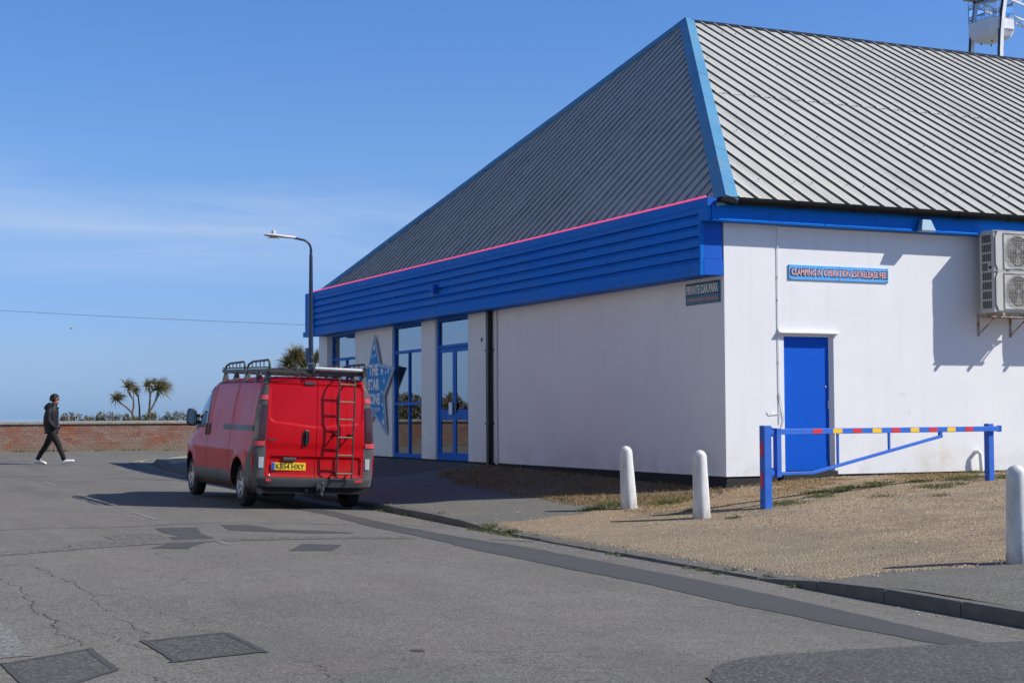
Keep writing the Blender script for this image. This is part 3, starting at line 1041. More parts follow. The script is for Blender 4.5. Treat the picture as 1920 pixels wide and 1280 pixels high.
GRAV = [(-4.7, -1.25), (-4.0, -0.95), (-3.0, -0.75), (-2.1, -0.45), (-1.2, -0.5), (-0.3, -0.15), (-0.1, 0.0), (16, 0.0), (16, -9.6), (0, -9.6), (-2.3, -9.25), (-3.3, -8.85), (-4.0, -8.7), (-4.7, -8.75)]
gravel_sheet = poly_sheet('gravel_ground', GRAV, 'gravel', 0.012, 0.11, 0.03)
BANK = [(0.02, 8.5), (-0.8, 8.4), (-1.6, 7.6), (-2.1, 5.5), (-2.45, 3.0), (-2.5, 0.8), (-2.35, -0.6), (-1.5, -0.9), (-0.6, -0.75), (0.02, -0.25)]
bank = poly_sheet('grass_bank', BANK, 'soil', 0.016, 0.12, 0.03)
poly_sheet('corner_paving', [(-4.3, 19.5), (-3.9, 22.3), (-2.9, 24.6), (-1.5, 26.2), (2, 27.6), (12, 27.9), (12, 23), (-1.5, 23), (-2.6, 20.5)], 'sand', 0.010, 0.14, 0.02)
poly_sheet('entrance_paving', [(0.02, 8.6), (-0.8, 8.55), (-1.7, 7.9), (-2.6, 8.2), (-3.3, 10), (-3.3, 19.4), (0.02, 19.4)], 'brownpave', 0.009, 0.2, 0.02)
# kerb stones
kerb = thing('kerb', (0, 0, 0), kind='structure')
y = -15.0
while y < 27.0:
    y2 = y + 0.905 * (1.0 if y < 20 else 0.55)
    ring = []
    for yy in (y + 0.006, y2 - 0.006):
        x0 = kerb_x(yy)
        zt = kerb_top(yy)
        sl_ = (kerb_x(yy + 0.2) - kerb_x(yy - 0.2)) / 0.4
        nx_, ny_ = 1 / math.hypot(1, sl_), -sl_ / math.hypot(1, sl_)
        ring.append([(x0 + nx_ * a, yy + ny_ * a, zt + b) for a, b in ((0.0, -0.30), (0.0, -0.022), (0.018, 0.0), (0.125, 0.004), (0.125, -0.30))])
    dz = random.uniform(-0.007, 0.006)
    ring = [[(p[0], p[1], p[2] + dz) for p in r_] for r_ in ring]
    n = 5
    MB().add(ring[0] + ring[1], [(0, 1, 2, 3, 4), (9, 8, 7, 6, 5)] + [(i, i + 5, (i + 1) % 5 + 5, (i + 1) % 5) for i in range(5)]).build('kerb_stone', 'kerb', kerb)
    y = y2

# ------------------------------------------------------------------ loose stones, grass, weeds
def pebbles(name, n, fn, r0, r1):
    vs, fs = [], []
    oc = np.array([(1, 0, 0), (0, 1, 0), (-1, 0, 0), (0, -1, 0), (0, 0, 1), (0, 0, -1)], float)
    of = [(0, 1, 4), (1, 2, 4), (2, 3, 4), (3, 0, 4)]
    pts = np.array([fn() for _ in range(n)])
    zs = pave_zs(pts[:, 0], pts[:, 1])
    for (x, y), z in zip(pts, zs):
        r_ = random.uniform(r0, r1)
        a = random.uniform(0, 6.28)
        sx, sy, sz = r_ * random.uniform(0.7, 1.4), r_ * random.uniform(0.6, 1.2), r_ * random.uniform(0.5, 0.9)
        ca, sa = math.cos(a), math.sin(a)
        k = len(vs)
        for p in oc[:5]:
            px, py = p[0] * sx, p[1] * sy
            vs.append((x + px * ca - py * sa, y + px * sa + py * ca, z + 0.010 + p[2] * sz))
        fs += [tuple(i + k for i in f) for f in of]
    m = MB()
    m.add(vs, fs)
    return m.build(name, 'pebble', fix=False, smooth=False, kind='stuff')


def grav_pt():
    while True:
        x, y = random.uniform(-4.6, 9), random.uniform(-9.4, -0.05)
        if random.random() < 0.25:
            x, y = x + random.gauss(0, 0.3), y + random.gauss(0, 0.3)
        # fewer stones on the worn entry
        if x < -1.8 and random.random() < 0.55:
            continue
        if inside(x, y, GRAV) or random.random() < 0.06:
            if x > kerb_x(y) + 0.15 and not (x > -0.05 and y > -0.03):
                return (x, y)


peb = pebbles('loose_gravel', 24000, grav_pt, 0.006, 0.018)
spill = MB()
for _ in range(420):
    y = random.uniform(-12.5, 1.5)
    x = kerb_x(y) - abs(random.gauss(0, 0.22)) - 0.01
    r_ = random.uniform(0.004, 0.011)
    z = road_z(x, y)
    a = random.uniform(0, 6.28)
    spill.add([(x + r_ * math.cos(a + k * 1.57) * (1.3 if k % 2 else .8), y + r_ * math.sin(a + k * 1.57), z + 0.002) for k in range(4)] + [(x, y, z + r_ * .8)], [(0, 1, 4), (1, 2, 4), (2, 3, 4), (3, 0, 4)])
tag(spill.build('kerb_grit', 'pebble', None, fix=False, kind='stuff'), 'scattered grit and small stones in the gutter along the kerb', 'grit')
tag(peb, 'loose brown pebbles over the gravel car park entrance', 'gravel')


def blades(name, mat, spots, label, cat):
    vs, fs = [], []
    xs_ = np.array([s_[0] for s_ in spots])
    ys_ = np.array([s_[1] for s_ in spots])
    zs = pave_zs(xs_, ys_)
    for (x, y, h, lean), z in zip(spots, zs):
        if x < kerb_x(y) + 0.02:
            z = road_z(x, y)
        a = random.uniform(0, 6.28)
        wv = Vector((math.cos(a), math.sin(a), 0)) * random.uniform(0.003, 0.007)
        ld = Vector((math.cos(a + 1.57 + random.uniform(-.8, .8)), math.sin(a + 1.57), 0)) * lean * h
        b = Vector((x, y, z))
        k = len(vs)
        mid = b + ld * 0.4 + Vector((0, 0, h * 0.62))
        tip = b + ld + Vector((0, 0, h * random.uniform(0.7, 1.0)))
        vs += [b - wv, b + wv, mid + wv * 0.8, mid - wv * 0.8, tip]
        fs += [(k, k + 1, k + 2, k + 3), (k + 3, k + 2, k + 4)]
    m = MB()
    m.add(vs, fs)
    o = m.build(name, mat, fix=False, kind='stuff')
    return tag(o, label, cat)


sp_ = []
while len(sp_) < 11000:
    x, y = random.uniform(-2.7, -0.02), random.uniform(-1.1, 8.4)
    if inside(x + 0.1 * math.sin(y * 4), y, BANK) and random.random() < 0.35 + 0.65 * (math.sin(x * 3.3 + 2 * math.sin(y * 1.7)) > -0.2):
        sp_.append((x, y, random.uniform(0.02, 0.075), random.uniform(0.2, 1.3)))
while len(sp_) < 26000:
    x, y = random.uniform(-2.4, 7.5), -abs(random.gauss(0, 1.15)) - 0.03
    if y > -3.4 and (x < -0.1 or y < -0.05) and math.sin(x * 2.7 + 1.3 * math.sin(y * 3)) + 0.6 * math.sin(x * 7 + y * 5) > -0.1 and inside(x, y, GRAV):
        sp_.append((x, y, random.uniform(0.012, 0.045), random.uniform(0.4, 1.6)))
blades('dry_grass', 'drygrass', sp_, 'dry orange grass on the bank beside the long white wall', 'grass')
sp_ = []


def tuft(cx, cy, r, n, h):
    for _ in range(n):
        sp_.append((cx + random.gauss(0, r), cy + random.gauss(0, r * 0.8), random.uniform(0.4, 1) * h, random.uniform(0.2, 1.4)))


for cx, cy, r_, n, h in [(a_, b_, c_ * .95, int(n_ * 2.2), h_ * 1.35) for a_, b_, c_, n_, h_ in ((-1.75, -2.0, .10, 130, .05), (-0.75, -2.6, .14, 170, .05), (0.0, -2.35, .10, 90, .04), (0.25, -1.9, .13, 150, .045), (0.55, -2.0, .10, 110, .05), (0.9, -1.75, .13, 150, .05), (1.25, -1.9, .10, 80, .04), (1.5, -1.6, .12, 130, .05),
                         (1.8, -2.5, .16, 170, .05), (2.1, -1.8, .12, 100, .05), (2.3, -2.4, .10, 70, .04), (2.9, -1.7, .16, 170, .05), (3.4, -1.4, .16, 150, .05), (3.5, -1.9, .10, 100, .05), (0.6, -2.9, .12, 70, .04), (1.2, -3.3, .10, 50, .035),
                         (-1.5, -0.85, .16, 180, .06), (-2.05, -0.35, .18, 220, .06), (-2.5, -0.6, .12, 120, .05), (4.2, -1.5, .2, 160, .05), (4.4, -0.3, .12, 90, .06), (-1.95, -3.2, .06, 40, .04), (2.6, -6.0, .2, 60, .04), (-2.2, -8.6, .12, 60, .05))]:
    tuft(cx, cy, r_, n, h)
for i in range(46):
    y = random.choice([random.uniform(-8.5, -1.0), random.uniform(-2.9, -1.2), random.uniform(-1, 3)])
    kx = kerb_x(y)
    tuft(kx + random.choice([-0.03, -0.05, 0.13]), y, 0.035, random.randint(8, 40), random.uniform(.02, .055))
for i in range(18):
    y = random.uniform(-2.6, -1.4)
    tuft(kerb_x(y) + random.uniform(-0.06, 0.16), y, 0.05, 30, 0.05)
blades('weeds', 'greengrass', sp_, 'small green weed tufts in the gravel and along the kerb', 'weeds')

# ------------------------------------------------------------------ the amusement building
bld = thing('amusement_building', (0, 0, 0), 'white rendered amusement building with blue fascia and grey corrugated hipped roof', 'building')
XE, YE = 24.0, 19.52
m = MB()
m.box((0, 0, 0), (1.05, 0.25, 4.02)).box((1.97, 0, 0), (XE, 0.25, 4.02)).box((1.05, 0, 2.13), (1.97, 0.25, 4.02)).box((1.05, 0.16, 0.0), (1.97, 0.25, 2.13))
tag(m.build('wall', 'white', bld), 'sunlit white rendered wall facing the gravel')
m = MB()
m.box((0, 0.25, 0), (0.25, 9.66, 4.02)).box((0, 11.44, 0), (0.25, 12.25, 3.0)).box((0, 14.08, 0), (0.25, 16.65, 3.0)).box((0, 18.85, 0), (0.25, YE, 3.0)).box((0, 9.66, 3.0), (0.25, YE, 4.02))
tag(m.build('wall', 'white', bld), 'shaded white rendered wall along the pavement')
m = MB()
m.box((0.25, YE - 0.25, -0.3), (XE, YE, 4.02)).box((XE - 0.25, 0.25, -0.3), (XE, YE - 0.25, 4.02))
m.build('wall', 'white', bld)
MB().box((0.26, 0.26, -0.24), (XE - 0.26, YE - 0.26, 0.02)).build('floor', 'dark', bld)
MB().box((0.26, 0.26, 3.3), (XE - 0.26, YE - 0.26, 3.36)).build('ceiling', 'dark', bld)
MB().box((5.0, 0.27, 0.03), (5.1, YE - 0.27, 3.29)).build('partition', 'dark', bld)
m = MB()
m.box((0.02, 0.02, -0.6), (XE, 0.2, 0.0)).box((0.02, 0.2, -0.6), (0.2, 9.64, 0.0)).box((0.02, 9.64, -0.6), (0.2, YE, -0.012))
m.build('plinth', 'plinth', bld)
MB().box((1.0, -0.03, -0.3), (2.0, 0.15, 0.055)).build('doorstep', 'plinth', bld)
MB().box((-0.02, -0.018, -0.5), (0.30, 0.019, -0.115)).build('plinth_block', 'plinth', bld)


def opening(name, y0, y1, z0, z1, xs_, horiz, vert, th=0.065, dp=0.07, label=None):
    """blue framed window in the pavement wall: frame bars and one pane per light"""
    wdw = thing(name, (xs_, (y0 + y1) / 2, z0))
    wdw.parent = bld
    fr = MB()
    fr.box((xs_, y0, z0), (xs_ + dp, y0 + th, z1)).box((xs_, y1 - th, z0), (xs_ + dp, y1, z1))
    fr.box((xs_ + 0.002, y0 + th, z1 - th), (xs_ + dp - 0.002, y1 - th, z1)).box((xs_ - 0.015, y0 + th, z0), (xs_ + dp - 0.002, y1 - th, z0 + 0.09))
    for z in horiz:
        fr.box((xs_ - 0.004, y0 + th, z - 0.032), (xs_ + dp - 0.004, y1 - th, z + 0.032))
    zz = [z0 + 0.09] + list(horiz) + [z1 - th]
    for i, vs_ in enumerate(vert):
        for yv in vs_:
            fr.box((xs_ + 0.003, yv - 0.03, zz[i] + 0.0), (xs_ + dp - 0.006, yv + 0.03, zz[i + 1]))
    fr.build('frame', 'frame', wdw)
    for i, vs_ in enumerate(vert):
        yy = [y0 + th] + sorted(vs_) + [y1 - th]
        for a, b in zip(yy[:-1], yy[1:]):
            MB().box((xs_ + 0.034, a, zz[i]), (xs_ + 0.042, b, zz[i + 1])).build('pane', 'glass', wdw)
    if label:
        wdw['label'] = label
    return wdw


opening('window', 12.25, 14.08, 0.0, 3.0, 0.05, [1.21, 2.38], [[13.16], [13.16], []], label='tall blue framed shop window beside the star sign')
opening('window', 16.65, 18.85, 0.0, 3.0, 0.14, [1.21, 2.38], [[17.75], [17.75], []], label='blue framed shop window nearest the far corner')
dr = opening('entrance', 9.66, 11.44, 0.0, 3.0, 0.05, [2.40], [[], []], label='blue glazed double entrance doors with top light')
# the two door leaves replace the big lower pane
for o in list(dr.children):
    if o.name.startswith('pane'):
        zs_ = [v.co.z for v in o.data.vertices]
        if max(zs_) < 2.6:
            bpy.data.objects.remove(o)
for y0, y1, hs in ((9.735, 10.548, 1), (10.553, 11.37, -1)):
    lf = MB()
    x0, x1 = 0.065, 0.108
    lf.box((x0, y0, 0.02), (x1, y0 + 0.085, 2.36)).box((x0, y1 - 0.085, 0.02), (x1, y1, 2.36))
    lf.box((x0 + .002, y0 + .085, 2.27), (x1 - .002, y1 - .085, 2.36)).box((x0 + .002, y0 + .085, 0.84), (x1 - .002, y1 - .085, 1.06)).box((x0 + .002, y0 + .085, 0.02), (x1 - .002, y1 - .085, 0.155))
    lf.build('door_leaf', 'frame', dr)
    for za, zb in ((0.155, 0.84), (1.06, 2.27)):
        MB().box((x0 + 0.015, y0 + .085, za), (x0 + 0.023, y1 - .085, zb)).build('pane', 'glass', dr)
MB().box((0.03, 10.60, 0.95), (0.064, 10.78, 1.21)).build('push_plate', 'steel', dr, bevel=0.006)
MB().box((0.045, 10.40, 0.99), (0.064, 10.50, 1.20)).build('letter_plate', 'black', dr, bevel=0.004)

# steel door on the car park side
dd = thing('door', (1.5, 0, 0))
dd.parent = bld
tag(dd, 'plain blue steel side door')
MB().box((1.085, 0.075, 0.06), (1.925, 0.12, 2.105)).build('door_leaf', 'bluedoor', dd, bevel=0.004)
MB().box((1.05, 0.06, 0.055), (1.085, 0.155, 2.13)).box((1.925, 0.06, 0.055), (1.97, 0.155, 2.13)).box((1.085, 0.06, 2.105), (1.925, 0.155, 2.13)).build('door_frame', 'white', dd)
MB().box((1.893, 0.052, 1.00), (1.915, 0.074, 1.13)).build('handle', 'steel', dd, bevel=0.003)
MB().lathe([(0.0, -0.012), (0.016, -0.010), (0.016, 0.0)], (1.86, 0.074, 1.34), 'y', 12).build('lock_cylinder', 'steel', dd)
MB().box((1.10, 0.069, 0.065), (1.91, 0.0745, 0.21)).build('kick_plate', 'bluedoor', dd)
for z in (0.3, 1.1, 1.9):
    MB().box((1.082, 0.052, z), (1.094, 0.074, z + 0.1)).build('hinge', 'bluedoor', dd)
MB().prism([(0.94, 0.0, 2.20), (0.94, -0.075, 2.165), (0.94, -0.075, 2.15), (0.94, 0.0, 2.15)], (1.11, 0, 0)).build('door_canopy', 'white', bld)

# pavement fascia: profiled panels between corner posts
FX = -0.40
prof = [(0.0, 4.05), (0.0, 3.905), (0.06, 3.895), (0.06, 3.862), (0.006, 3.858), (0.012, 3.850), (0.004, 3.838)]
zc = 3.838
while zc > 3.25:
    zc -= 0.163
    prof += [(0.0, zc + 0.067), (0.06, zc + 0.057), (0.06, zc + 0.024), (0.006, zc + 0.020), (0.012, zc + 0.012), (0.004, zc)]
prof = [p for p in prof if p[1] > 3.17] + [(0.0, 3.168)]
fas = thing('fascia', (0, 0, 0))
fas.parent = bld
y = -0.0
edges = [0.055, 2.9, 5.9, 8.9, 11.9, 14.9, 17.2, 18.72]
for a, b in zip(edges[:-1], edges[1:]):
    m = MB()
    m.grid([[(FX + d, yy, z) for d, z in prof] for yy in (a + 0.003, b - 0.003)])
    yy = a + 0.25
    while yy < b - 0.1:
        for i in range(5):
            zt = 3.893 - 0.163 * i
            m.box((FX + 0.001, yy - 0.018, zt - 0.045), (FX + 0.03, yy + 0.018, zt - 0.026))
        yy += 0.62
    m.build('fascia_panel', 'blue', fas)
for a, b in zip(edges[:-1], edges[1:]):
    a2 = -0.215 if a < 0.1 else a
    MB().box((FX - 0.012, a2 + 0.002, 3.985), (FX + 0.05, b - 0.002, 4.115)).build('fascia_trim', 'blue', fas)
    m = MB().box((FX - 0.010, a2 + 0.002 if a > .1 else 0.0, 2.99), (FX + 0.05, b - 0.002, 3.166))
    m.build('fascia_trim', 'blue', fas)
m = MB().box((FX + 0.05, 0.06, 2.995), (0.0, 19.15, 3.02)).box((FX + 0.06, -0.2, 4.0), (0.1, 19.1, 4.03)).box((FX + 0.064, 0.056, 3.02), (FX + 0.085, 19.0, 4.0))
m.build('soffit', 'blue', fas)
MB().box((FX - 0.006, 0.0, 3.17), (FX + 0.05, 0.052, 3.78)).build('corner_post', 'blue', fas)
MB().box((FX - 0.006, -0.212, 3.782), (FX + 0.05, 0.052, 3.984)).build('corner_post', 'blue', fas)
MB().box((FX + 0.051, -0.004, 2.995), (-0.012, 0.05, 3.235)).build('end_cap', 'bluecap', fas)
MB().box((FX + 0.051, 0.002, 3.24), (-0.03, 0.05, 3.779)).build('end_cap', 'bluecap', fas)
MB().box((FX - 0.06, 18.735, 3.11), (FX + 0.05, 19.25, 4.10)).box((FX - 0.10, 18.75, 2.98), (FX + 0.05, 19.3, 3.105)).build('corner_post', 'blue', fas)
for i in range(6):
    zt = 3.85 - 0.163 * i
    MB().box((FX - 0.045, 18.728, zt - 0.05), (FX - 0.018, 18.733, zt)).build('vent_slot', 'black', fas)
m = MB()
for i in range(44):
    yy = 0.2 + i * 0.425
    m.lathe([(0.0, -0.008), (0.012, -0.006), (0.012, 0)], (FX - 0.012, yy, 4.02 + 0.008 * math.sin(i * 7)), 'x', 6)
    m.lathe([(0.0, -0.008), (0.012, -0.006), (0.012, 0)], (FX - 0.010, yy + .1, 3.08 + 0.02 * math.sin(i * 5)), 'x', 6)
m.build('screw', 'navy', fas, kind='stuff')
MB().box((FX - 0.013, -0.222, 3.99), (FX + 0.12, -0.217, 4.118)).build('corner_cap', 'bluecap', fas)

# eaves fascia over the car park side, in one metre boards with a turned-out drip
for i in range(25):
    a, b = -0.335 + i * 1.0, 0.665 + i * 1.0
    if b > XE + 0.3:
        b = XE + 0.3
    m = MB().box((a, -0.215, 3.80), (b - 0.003, -0.19, 4.10))
    m.prism([(a + 0.02, -0.24, 3.795), (a + 0.02, -0.215, 3.815), (a + 0.02, -0.19, 3.80), (a + 0.02, -0.19, 3.79)], (b - a - 0.03, 0, 0))
    m.build('eaves_board', 'blue', bld)
MB().box((-0.34, -0.236, 3.781), (XE + 0.3, -0.002, 3.789)).build('eaves_soffit', 'blue', bld)
gut = thing('gutter', (0, 0, 0))
gut.parent = bld
sec = [(0.068 * math.cos(a), 0.105 * math.sin(a)) for a in np.linspace(math.pi, 2 * math.pi, 11)]
m = MB().grid([[(x, -0.325 + c, 4.118 + s_) for c, s_ in sec] for x in (-0.16, XE)])
m.grid([[(x, -0.325 + c * 0.93, 4.118 + s_ * 0.93) for c, s_ in sec] for x in (-0.16, XE)])
m.prism([(-0.16, -0.325 + c, 4.118 + s_) for c, s_ in sec], (-0.005, 0, 0))
m.build('gutter_run', 'gutter', gut, fix=False)
m = MB().grid([[(x, -0.325 + c * 1.09, 4.118 + s_ * 1.09) for c, s_ in sec] for x in (-0.03, 0.03)])
brk = m.build('gutter_bracket', 'gutter', gut)
for i in range(24):
    if i:
        share('gutter_bracket', brk, gut, (0.1 + i * 1.02, 0, 0))
brk.location.x = 0.1
MB().hull8([(-0.30, -0.385, 4.05), (0.0, -0.395, 4.01), (0.0, -0.25, 4.01), (-0.30, -0.25, 4.05), (-0.26, -0.39, 4.118), (0.0, -0.395, 4.118), (0.0, -0.25, 4.118), (-0.26, -0.25, 4.118)]).build('gutter_stop_end', 'gutter', gut, bevel=0.01)

# ------------------------------------------------------------------ roof
roof = thing('roof', (0, 0, 0))
roof.parent = bld
EA = Vector((-0.13, -0.30, 4.085))
AP = Vector((5.13, 9.40, 9.53))
YF = 19.10
cross = []
for k in range(3):
    b0 = k / 3
    cross += [(b0, 0), (b0 + .075, 0), (b0 + .082, .004), (b0 + .092, .004), (b0 + .099, 0), (b0 + .155, 0), (b0 + .162, .004), (b0 + .172, .004), (b0 + .179, 0), (b0 + .240, 0), (b0 + .254, .034), (b0 + .278, .034), (b0 + .292, 0)]
cross.append((1.0, 0))


def roof_sheets(o, u, v, n, ulen, vlen, vmax, tiers, mat):
    t0 = 0.0
    while t0 < ulen - 0.02:
        for lo, hi in tiers:
            rows = []
            tt = [(c, h) for c, h in cross if t0 + c <= ulen + 1e-6]
            for c, h in tt:
                t = t0 + c * 0.9995
                top = min(hi * vlen, vmax(t))
                bot = min(lo * vlen, top)
                rows.append((t, bot, top, h))
            if max(r_[2] - r_[1] for r_ in rows) < 0.02:
                continue
            off = 0.009 if lo > 0 else 0.0
            vs, fs = [], []
            for t, b, tp, h in rows:
                for q in (b, tp):
                    vs.append(o + u * t + v * q + n * (h + off))
            sh_ = MB()
            for i in range(len(rows) - 1):
                fs.append((2 * i, 2 * i + 2, 2 * i + 3, 2 * i + 1))
            sh_.add(vs, fs)
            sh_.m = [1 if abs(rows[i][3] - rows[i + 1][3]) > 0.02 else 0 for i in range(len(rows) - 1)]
            sh_.build('roof_sheet', [mat, 'ribshadegrime' if mat == 'roof' else 'ribshadegrime_end'], roof, fix=False)
        t0 += 1.0


vv = Vector((0, AP.y - EA.y, AP.z - EA.z))
vl = vv.length
vv.normalize()
hipx = AP.x - EA.x
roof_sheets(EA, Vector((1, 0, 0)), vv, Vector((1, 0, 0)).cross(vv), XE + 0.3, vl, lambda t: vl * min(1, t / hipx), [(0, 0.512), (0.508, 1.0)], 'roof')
v2 = Vector((AP.x - EA.x, 0, AP.z - EA.z))
vl2 = v2.length
v2.normalize()
oF = Vector((EA.x, YF, EA.z))
LY = YF - EA.y
yap = YF - AP.y
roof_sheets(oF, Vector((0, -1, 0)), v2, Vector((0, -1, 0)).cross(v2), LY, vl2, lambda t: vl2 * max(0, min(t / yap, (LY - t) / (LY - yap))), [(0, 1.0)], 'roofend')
# far slope, plain sheets seen from nowhere near
MB().add([(EA.x, YF, EA.z), (XE + .2, YF, EA.z), (XE + .2, AP.y, AP.z), tuple(AP)], [(0, 1, 2, 3)]).build('roof_slope', 'roof', roof)
MB().add([(XE + .17, EA.y, EA.z), (XE + .17, YF, EA.z), (XE + .17, AP.y, AP.z - .02)], [(0, 1, 2)]).build('roof_gable', 'roof', roof)


def flashing(name, p, q, n1, n2, wd, segs, mat, lift=0.045, th=0.0):
    """folded capping along the edge p-q, its wings lying on the two slopes with normals n1, n2"""
    p, q = Vector(p), Vector(q)
    d = (q - p).normalized()
    w1 = n1.cross(d)
    w2 = d.cross(n2)
    if w1.z > 0:
        w1 = -w1
    if w2.z > 0:
        w2 = -w2
    for i in range(segs):
        a, b = p + (q - p) * (i / segs), p + (q - p) * ((i + 1) / segs + (0.006 if i < segs - 1 else 0))
        e = lift + 0.004 * (i % 2)
        vs, fs = [], []
        for c in (a, b):
            ridge = c + (n1 + n2) * e * 0.75 + Vector((0, 0, 0.02))
            vs += [c + w1 * wd + n1 * (e - .04), c + w1 * wd + n1 * e, ridge, c + w2 * wd + n2 * e, c + w2 * wd + n2 * (e - .035)]
        for k in range(4):
            fs.append((k, k + 1, k + 6, k + 5))
        fs += [(0, 4, 3, 2, 1)] if i == 0 else []
        MB().add(vs, fs).build(name, mat, roof)


nR = Vector((1, 0, 0)).cross(vv)
nL = Vector((0, -1, 0)).cross(v2)
nB = Vector((nR.x, -nR.y, nR.z))
flashing('hip_flashing', EA + Vector((-0.02, -0.03, -0.02)), AP, nL, nR, 0.165, 5, 'flash', 0.055)
flashing('hip_flashing', oF + Vector((0, 0.03, 0)), AP, nL, nB, 0.15, 6, 'flash', 0.055)
flashing('ridge_capping', AP + Vector((0.1, 0, 0)), Vector((XE, AP.y, AP.z)), nR, nB, 0.10, 8, 'black', 0.03)
m = MB()
for i in range(46):
    x = 0.35 + i * 0.5
    for fr in (0.08, 0.3, 0.5, 0.72, 0.93):
        if fr * vl < vl * min(1, (x - EA.x) / hipx) - 0.4:
            c = EA + Vector((x - EA.x + 0.278 - ((x) % 0.3333), 0, 0)) + vv * (fr * vl) + nR * 0.034
            m.lathe([(0.014, 0), (0.014, 0.012), (0, 0.014)], c, 'z', 5)
m.build('roof_screw', 'black', roof, kind='stuff')

# pipes and cable on the walls
dp_ = thing('downpipe', (-0.06, 8.46, 0))
dp_.parent = bld
MB().box((-0.115, 8.40, -0.06), (-0.012, 8.52, 2.99)).build('pipe', 'black', dp_, bevel=0.01)
for z in (0.76, 2.2):
    MB().box((-0.12, 8.36, z), (-0.002, 8.56, z + .03)).build('pipe_clip', 'black', dp_)
MB().tube([(-0.03, 8.2, -0.03), (-0.03, 8.2, 2.99)], 0.022, 8).build('conduit', 'white', bld)
m = MB().tube([(0.95, -0.014, 3.77), (0.945, -0.014, 2.4), (0.95, -0.014, 1.2), (0.955, -0.014, 0.78)], 0.0065, 6)
m.tube([(0.95, -0.014, 3.765), (1.8, -0.014, 3.76), (4.4, -0.014, 3.765)], 0.009, 6)
m.tube([(0.955, -0.014, 1.25), (0.99, -0.016, 1.05), (1.03, -0.016, 0.85), (0.99, -0.016, 0.72)], 0.007, 6)
m.tube([(0.95, -0.014, 0.93), (0.78, -0.02, 0.925), (0.765, -0.03, 0.985)], 0.0055, 6)
m.build('cable_conduit', 'white', bld, smooth=True)
m = MB()
for z in (3.45, 3.0, 2.65, 2.2, 1.7, 1.2):
    m.box((0.937, -0.022, z), (0.965, -0.002, z + 0.012))
m.build('cable_clip', 'white', bld, kind='stuff')
MB().tube([(4.72, 0.0, 0.30), (4.72, -0.09, 0.31), (4.735, -0.11, 0.27), (4.75, -0.11, 0.05), (4.75, -0.11, -0.06)], 0.035, 10).build('waste_pipe', 'white', bld, smooth=True)
MB().box((-0.02, 8.92, 2.41), (0.0, 8.97, 2.49)).build('wall_anchor', 'black', bld)

# ------------------------------------------------------------------ things fixed to the building
neon = thing('neon_tube', (FX - 0.02, -0.17, 4.13), 'thin pink neon tube along the top of the blue fascia', 'neon tube')
MB().tube([(FX - 0.012, -0.17, 4.131), (FX - 0.012, 18.8, 4.131)], 0.014, 8).build('tube', 'pink', neon, smooth=True)
m = MB()
for i in range(19):
    m.box((FX - 0.02, -0.1 + i * 1.03, 4.112), (FX + 0.0, -0.08 + i * 1.03, 4.128))
m.build('tube_holder', 'steel', neon, kind='stuff')


def floodlight(loc, rz, label):
    f = thing('floodlight', loc, label, 'floodlight', 'floodlights under the eaves')
    f.rotation_euler.z = rz
    MB().hull8([(-0.15, -0.15, -0.14), (0.15, -0.15, -0.14), (0.15, -0.03, -0.14), (-0.15, -0.03, -0.14), (-0.085, -0.10, 0.05), (0.085, -0.10, 0.05), (0.085, -0.02, 0.05), (-0.085, -0.02, 0.05)]).build('housing', 'bluecap' if rz else 'flash', f, local=True, bevel=0.012)
    MB().box((-0.13, -0.14, -0.148), (0.13, -0.05, -0.141)).build('lens', 'lampclear', f, local=True)
    MB().box((-0.03, -0.02, -0.06), (0.03, 0.0, 0.08)).build('bracket', 'blue', f, local=True)
    return f


floodlight((3.56, -0.216, 3.92), 0, 'pale blue floodlight on the eaves above the gravel')
fl = floodlight((FX - 0.012, 10.38, 3.60), R(-90), 'dark blue floodlight on the fascia above the entrance doors')
fl.scale = (0.75, 0.75, 1.0)

sg = thing('wall_sign', (2.09, 0, 2.97), 'long pale blue clamping sign with pink lettering on sunlit wall', 'sign')
MB().box((1.15, -0.022, 2.972), (3.025, -0.004, 3.198)).build('board', 'signblue', sg, bevel=0.003)
text_fit('lettering_outline', 'CLAMPING IN OPERATION £50 RELEASE FEE', 'letter_k', sg, (2.09, -0.022, 3.085), (1, 0, 0), (0, 0, 1), 1.82, 0.112, 0.055, 0.003, 0.022)
text_fit('lettering', 'CLAMPING IN OPERATION £50 RELEASE FEE', 'letter_p', sg, (2.087, -0.022, 3.087), (1, 0, 0), (0, 0, 1), 1.79, 0.098, 0.022, 0.006)
m = MB()
for x in (1.17, 2.09, 3.0):
    for z in (2.985, 3.185):
        m.lathe([(0.0, -0.006), (0.009, -0.004), (0.009, 0)], (x, -0.022, z), 'y', 6)
m.build('screw', 'black', sg, kind='stuff')

sg = thing('wall_sign', (0, 0.58, 2.6), 'dark teal car park sign with white heading at the corner', 'sign')
MB().box((-0.022, 0.09, 2.605), (-0.004, 1.065, 2.937)).build('board', 'signteal', sg, bevel=0.003)
m = MB()
m.box((-0.025, 0.095, 2.610), (-0.0225, 1.06, 2.622)).box((-0.025, 0.095, 2.737), (-0.0225, 1.06, 2.747)).box((-0.025, 0.095, 2.92), (-0.0225, 1.06, 2.932)).box((-0.025, 0.095, 2.622), (-0.0225, 0.107, 2.92)).box((-0.025, 1.048, 2.622), (-0.0225, 1.06, 2.92))
m.build('border', 'letter_k', sg)
RL, UL = (0, -1, 0), (0, 0, 1)
text_fit('lettering_outline', 'PRIVATE CAR PARK', 'letter_k', sg, (-0.022, 0.575, 2.832), RL, UL, 0.93, 0.158, 0.065, 0.003, 0.022)
text_fit('lettering', 'PRIVATE CAR PARK', 'letter_w', sg, (-0.022, 0.578, 2.834), RL, UL, 0.91, 0.140, 0.03, 0.006)
